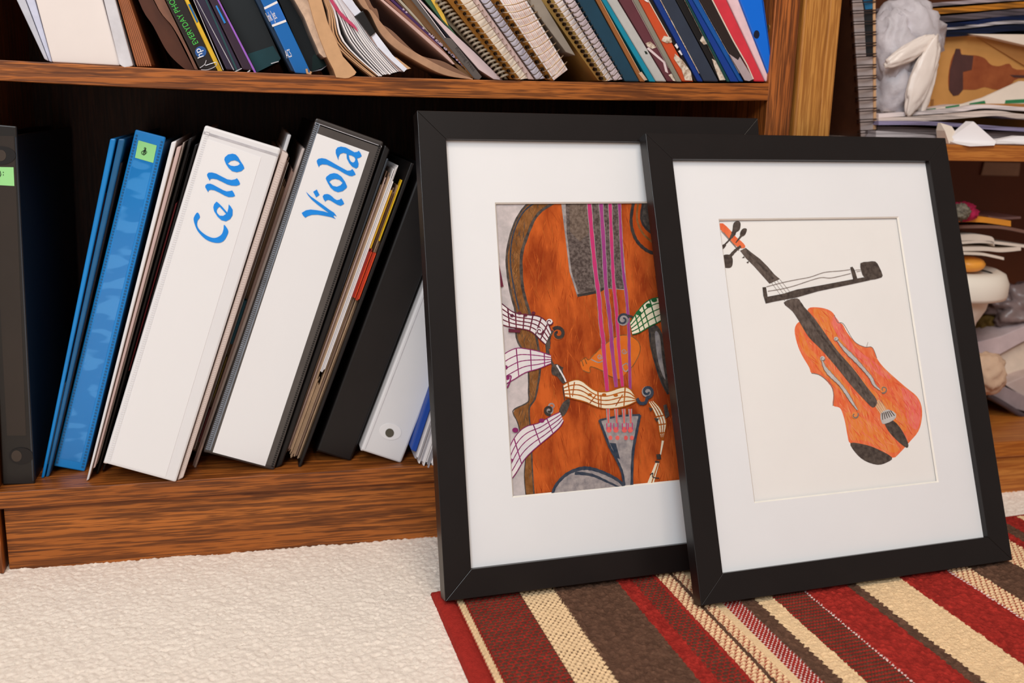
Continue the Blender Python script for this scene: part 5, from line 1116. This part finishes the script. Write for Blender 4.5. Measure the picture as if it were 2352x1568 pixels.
b = MB(); b.p3([(2290, 322, .012), (2340, 312, .012), (2480, 318, .012), (2480, 340, 0), (2330, 330, .002), (2290, 330, .004)], .01); tag(b.build('folded_paper', paperw), 'white papers at the shelf edge right of the pointed sheet', 'paper')
# lower compartment
y = .06
o = crumple('cloth', at(2210, 486, y), (.016, .014, .010), mat('crimson_cloth', (150, 20, 50), .8, rgb2=(196, 30, 84), scale=60), None, 5, .3, 2.2); tag(o, 'crimson cloth heaped on the orange folder', 'cloth')
o = crumple('cord_bundle', at(2206, 487, y-.02), (.010, .008, .009), mat('grey_twine', (150, 140, 120), .7, rgb2=(70, 60, 50), scale=160), None, 8, .3, 2.6); tag(o, 'small grey striped bundle beside the crimson cloth', 'bundle')
o = wavy('paper_folder', [(2180, 497), (2240, 497), (2275, 500), (2322, 507)], y, .1, C((236, 152, 44)), None, 13); tag(o, 'orange folder near the top of the tub stack', 'folder')
o = wavy('paper_bundle', [(2270, 495), (2300, 499), (2345, 497)], y+.01, .08, C((120, 84, 78)), None, 5); tag(o, 'thin brown sheet over the orange folder', 'papers')
o = wavy('magazine', [(2180, 518), (2260, 517), (2310, 520), (2380, 534)], y, .1, C((128, 92, 78)), None, 7); tag(o, 'brown bent magazine under the orange folder', 'magazine')
G = 'cream envelopes resting on the white tub'
for pts, th, lab in (([(2190, 540), (2240, 538), (2276, 543), (2284, 552)], 14, 'short cream envelope, topmost of the envelopes on the tub'), ([(2190, 556), (2250, 552), (2300, 556), (2380, 566)], 6, 'long cream envelope reaching the picture edge above the tub'), ([(2190, 568), (2260, 567), (2300, 570), (2345, 566)], 9, 'cream envelope with rounded tip above the tub'), ([(2190, 578), (2250, 580), (2280, 585), (2306, 591)], 6, 'lowest cream envelope above the tub, short and pointed')):
    tag(wavy('envelope', pts, y, .09, paperc, None, th), lab, 'envelope', G)
c0 = at(2180, 640, .09)
prof0 = [(at(2325, 640, .09).x-c0.x)]
R0 = prof0[0]*.74; t = thing('tub', (c0.x, .09, .0625), 'white plastic tub with thick rounded rim behind the right frame', 'tub')
zt = at(2250, 612, .09).z; zr = at(2250, 672, .09).z
prof = [(R0*.72, zt-.004), (R0*.80, zt), (R0*.93, zt-.004), (R0*1.0, zt-.014), (R0*1.0, zr+.004), (R0*.98, zr), (R0*.72, zr), (R0*.68, zr-.014), (R0*.60, zr-.024), (R0*.55, zr-.03), (R0*.42, zr-.07), (R0*.34, zr-.10), (R0*.34, .068), (R0*.5, .0635), (.0001, .0633)]
b = MB(); b.lathe([(r, z) for r, z in prof][::-1], (c0.x, .09, 0), 48); b.build('tub_body', mat('white_tub_plastic', (240, 228, 212), .4, .4, var=.03, scale=9), t, smooth=True)
b = MB(); b.lathe([(.0001, zt-.006), (R0*.74, zt-.006)], (c0.x, .09, 0), 48); b.build('tub_lid', mat('white_tub_plastic', (240, 228, 212)), t)
o = crumple('tape_roll', at(2225, 606, .08), (.018, .016, .009), mat('orange_plastic', (240, 160, 60), .4, var=.05), None, 3, .04, 1.0); tag(o, 'rounded orange thing sitting on the white tub rim', 'container')
o = crumple('plastic_bag', at(2345, 705, .14), (.045, .03, .030), mat('grey_plastic_film', (142, 122, 118), .35, .5, var=.2, scale=20), None, 6, .35, 2.0); tag(o, 'crumpled grey plastic bag right of the tub', 'bag')
o = crumple('cloth', at(2268, 745, .16), (.020, .02, .018), mat('olive_cloth', (110, 84, 30), .8, var=.2), None, 9, .3, 2.0); tag(o, 'olive brown bundle in the shadow behind the tub', 'bundle')
o = crumple('paper_bag', at(2265, 858, .05), (.022, .02, .024), mat('beige_paper_bag', (206, 172, 144), .75, .2, var=.05, scale=20), None, 12, .2, 1.6); tag(o, 'crumpled beige paper bag below the tub', 'bag')
G = 'books slumped at the bottom of the honey oak unit'
bk = [([(2235, 788), (2300, 772), (2352, 750), (2480, 690), (2480, 730), (2352, 784), (2290, 818), (2250, 812)], .11, (204, 184, 184), 'pale pinkish book, topmost of the slumped books'),
      ([(2290, 818), (2352, 786), (2480, 735), (2480, 840), (2352, 870), (2285, 882)], .12, (226, 206, 186), 'cream page block under the pinkish book'),
      ([(2270, 898), (2310, 882), (2352, 864), (2480, 830), (2480, 925), (2352, 913), (2300, 880)], .10, (190, 168, 160), 'pinkish grey booklet under the cream page block'),
      ([(2268, 902), (2300, 884), (2352, 908), (2480, 960), (2480, 1000), (2352, 944), (2300, 930)], .09, (150, 134, 136), 'grey ring notebook lying lowest on the bottom shelf')]
for P, yy, cc, lab in bk:
    b = MB(); b.pp(P, yy, .10); tag(b.build('book', C(cc), None, .001), lab, 'book', G)
b = MB(); b.tube(smooth_path([at(2268, 908, .088), at(2300, 925, .086), at(2352, 956, .086), at(2420, 985, .086)], 5), .0035, 8); tag(b.build('rubber_strap', mat('grey_dark_edge', (74, 62, 66), .5, var=.15), smooth=True), 'dark rounded strip lying along the lowest grey notebook', 'strap')
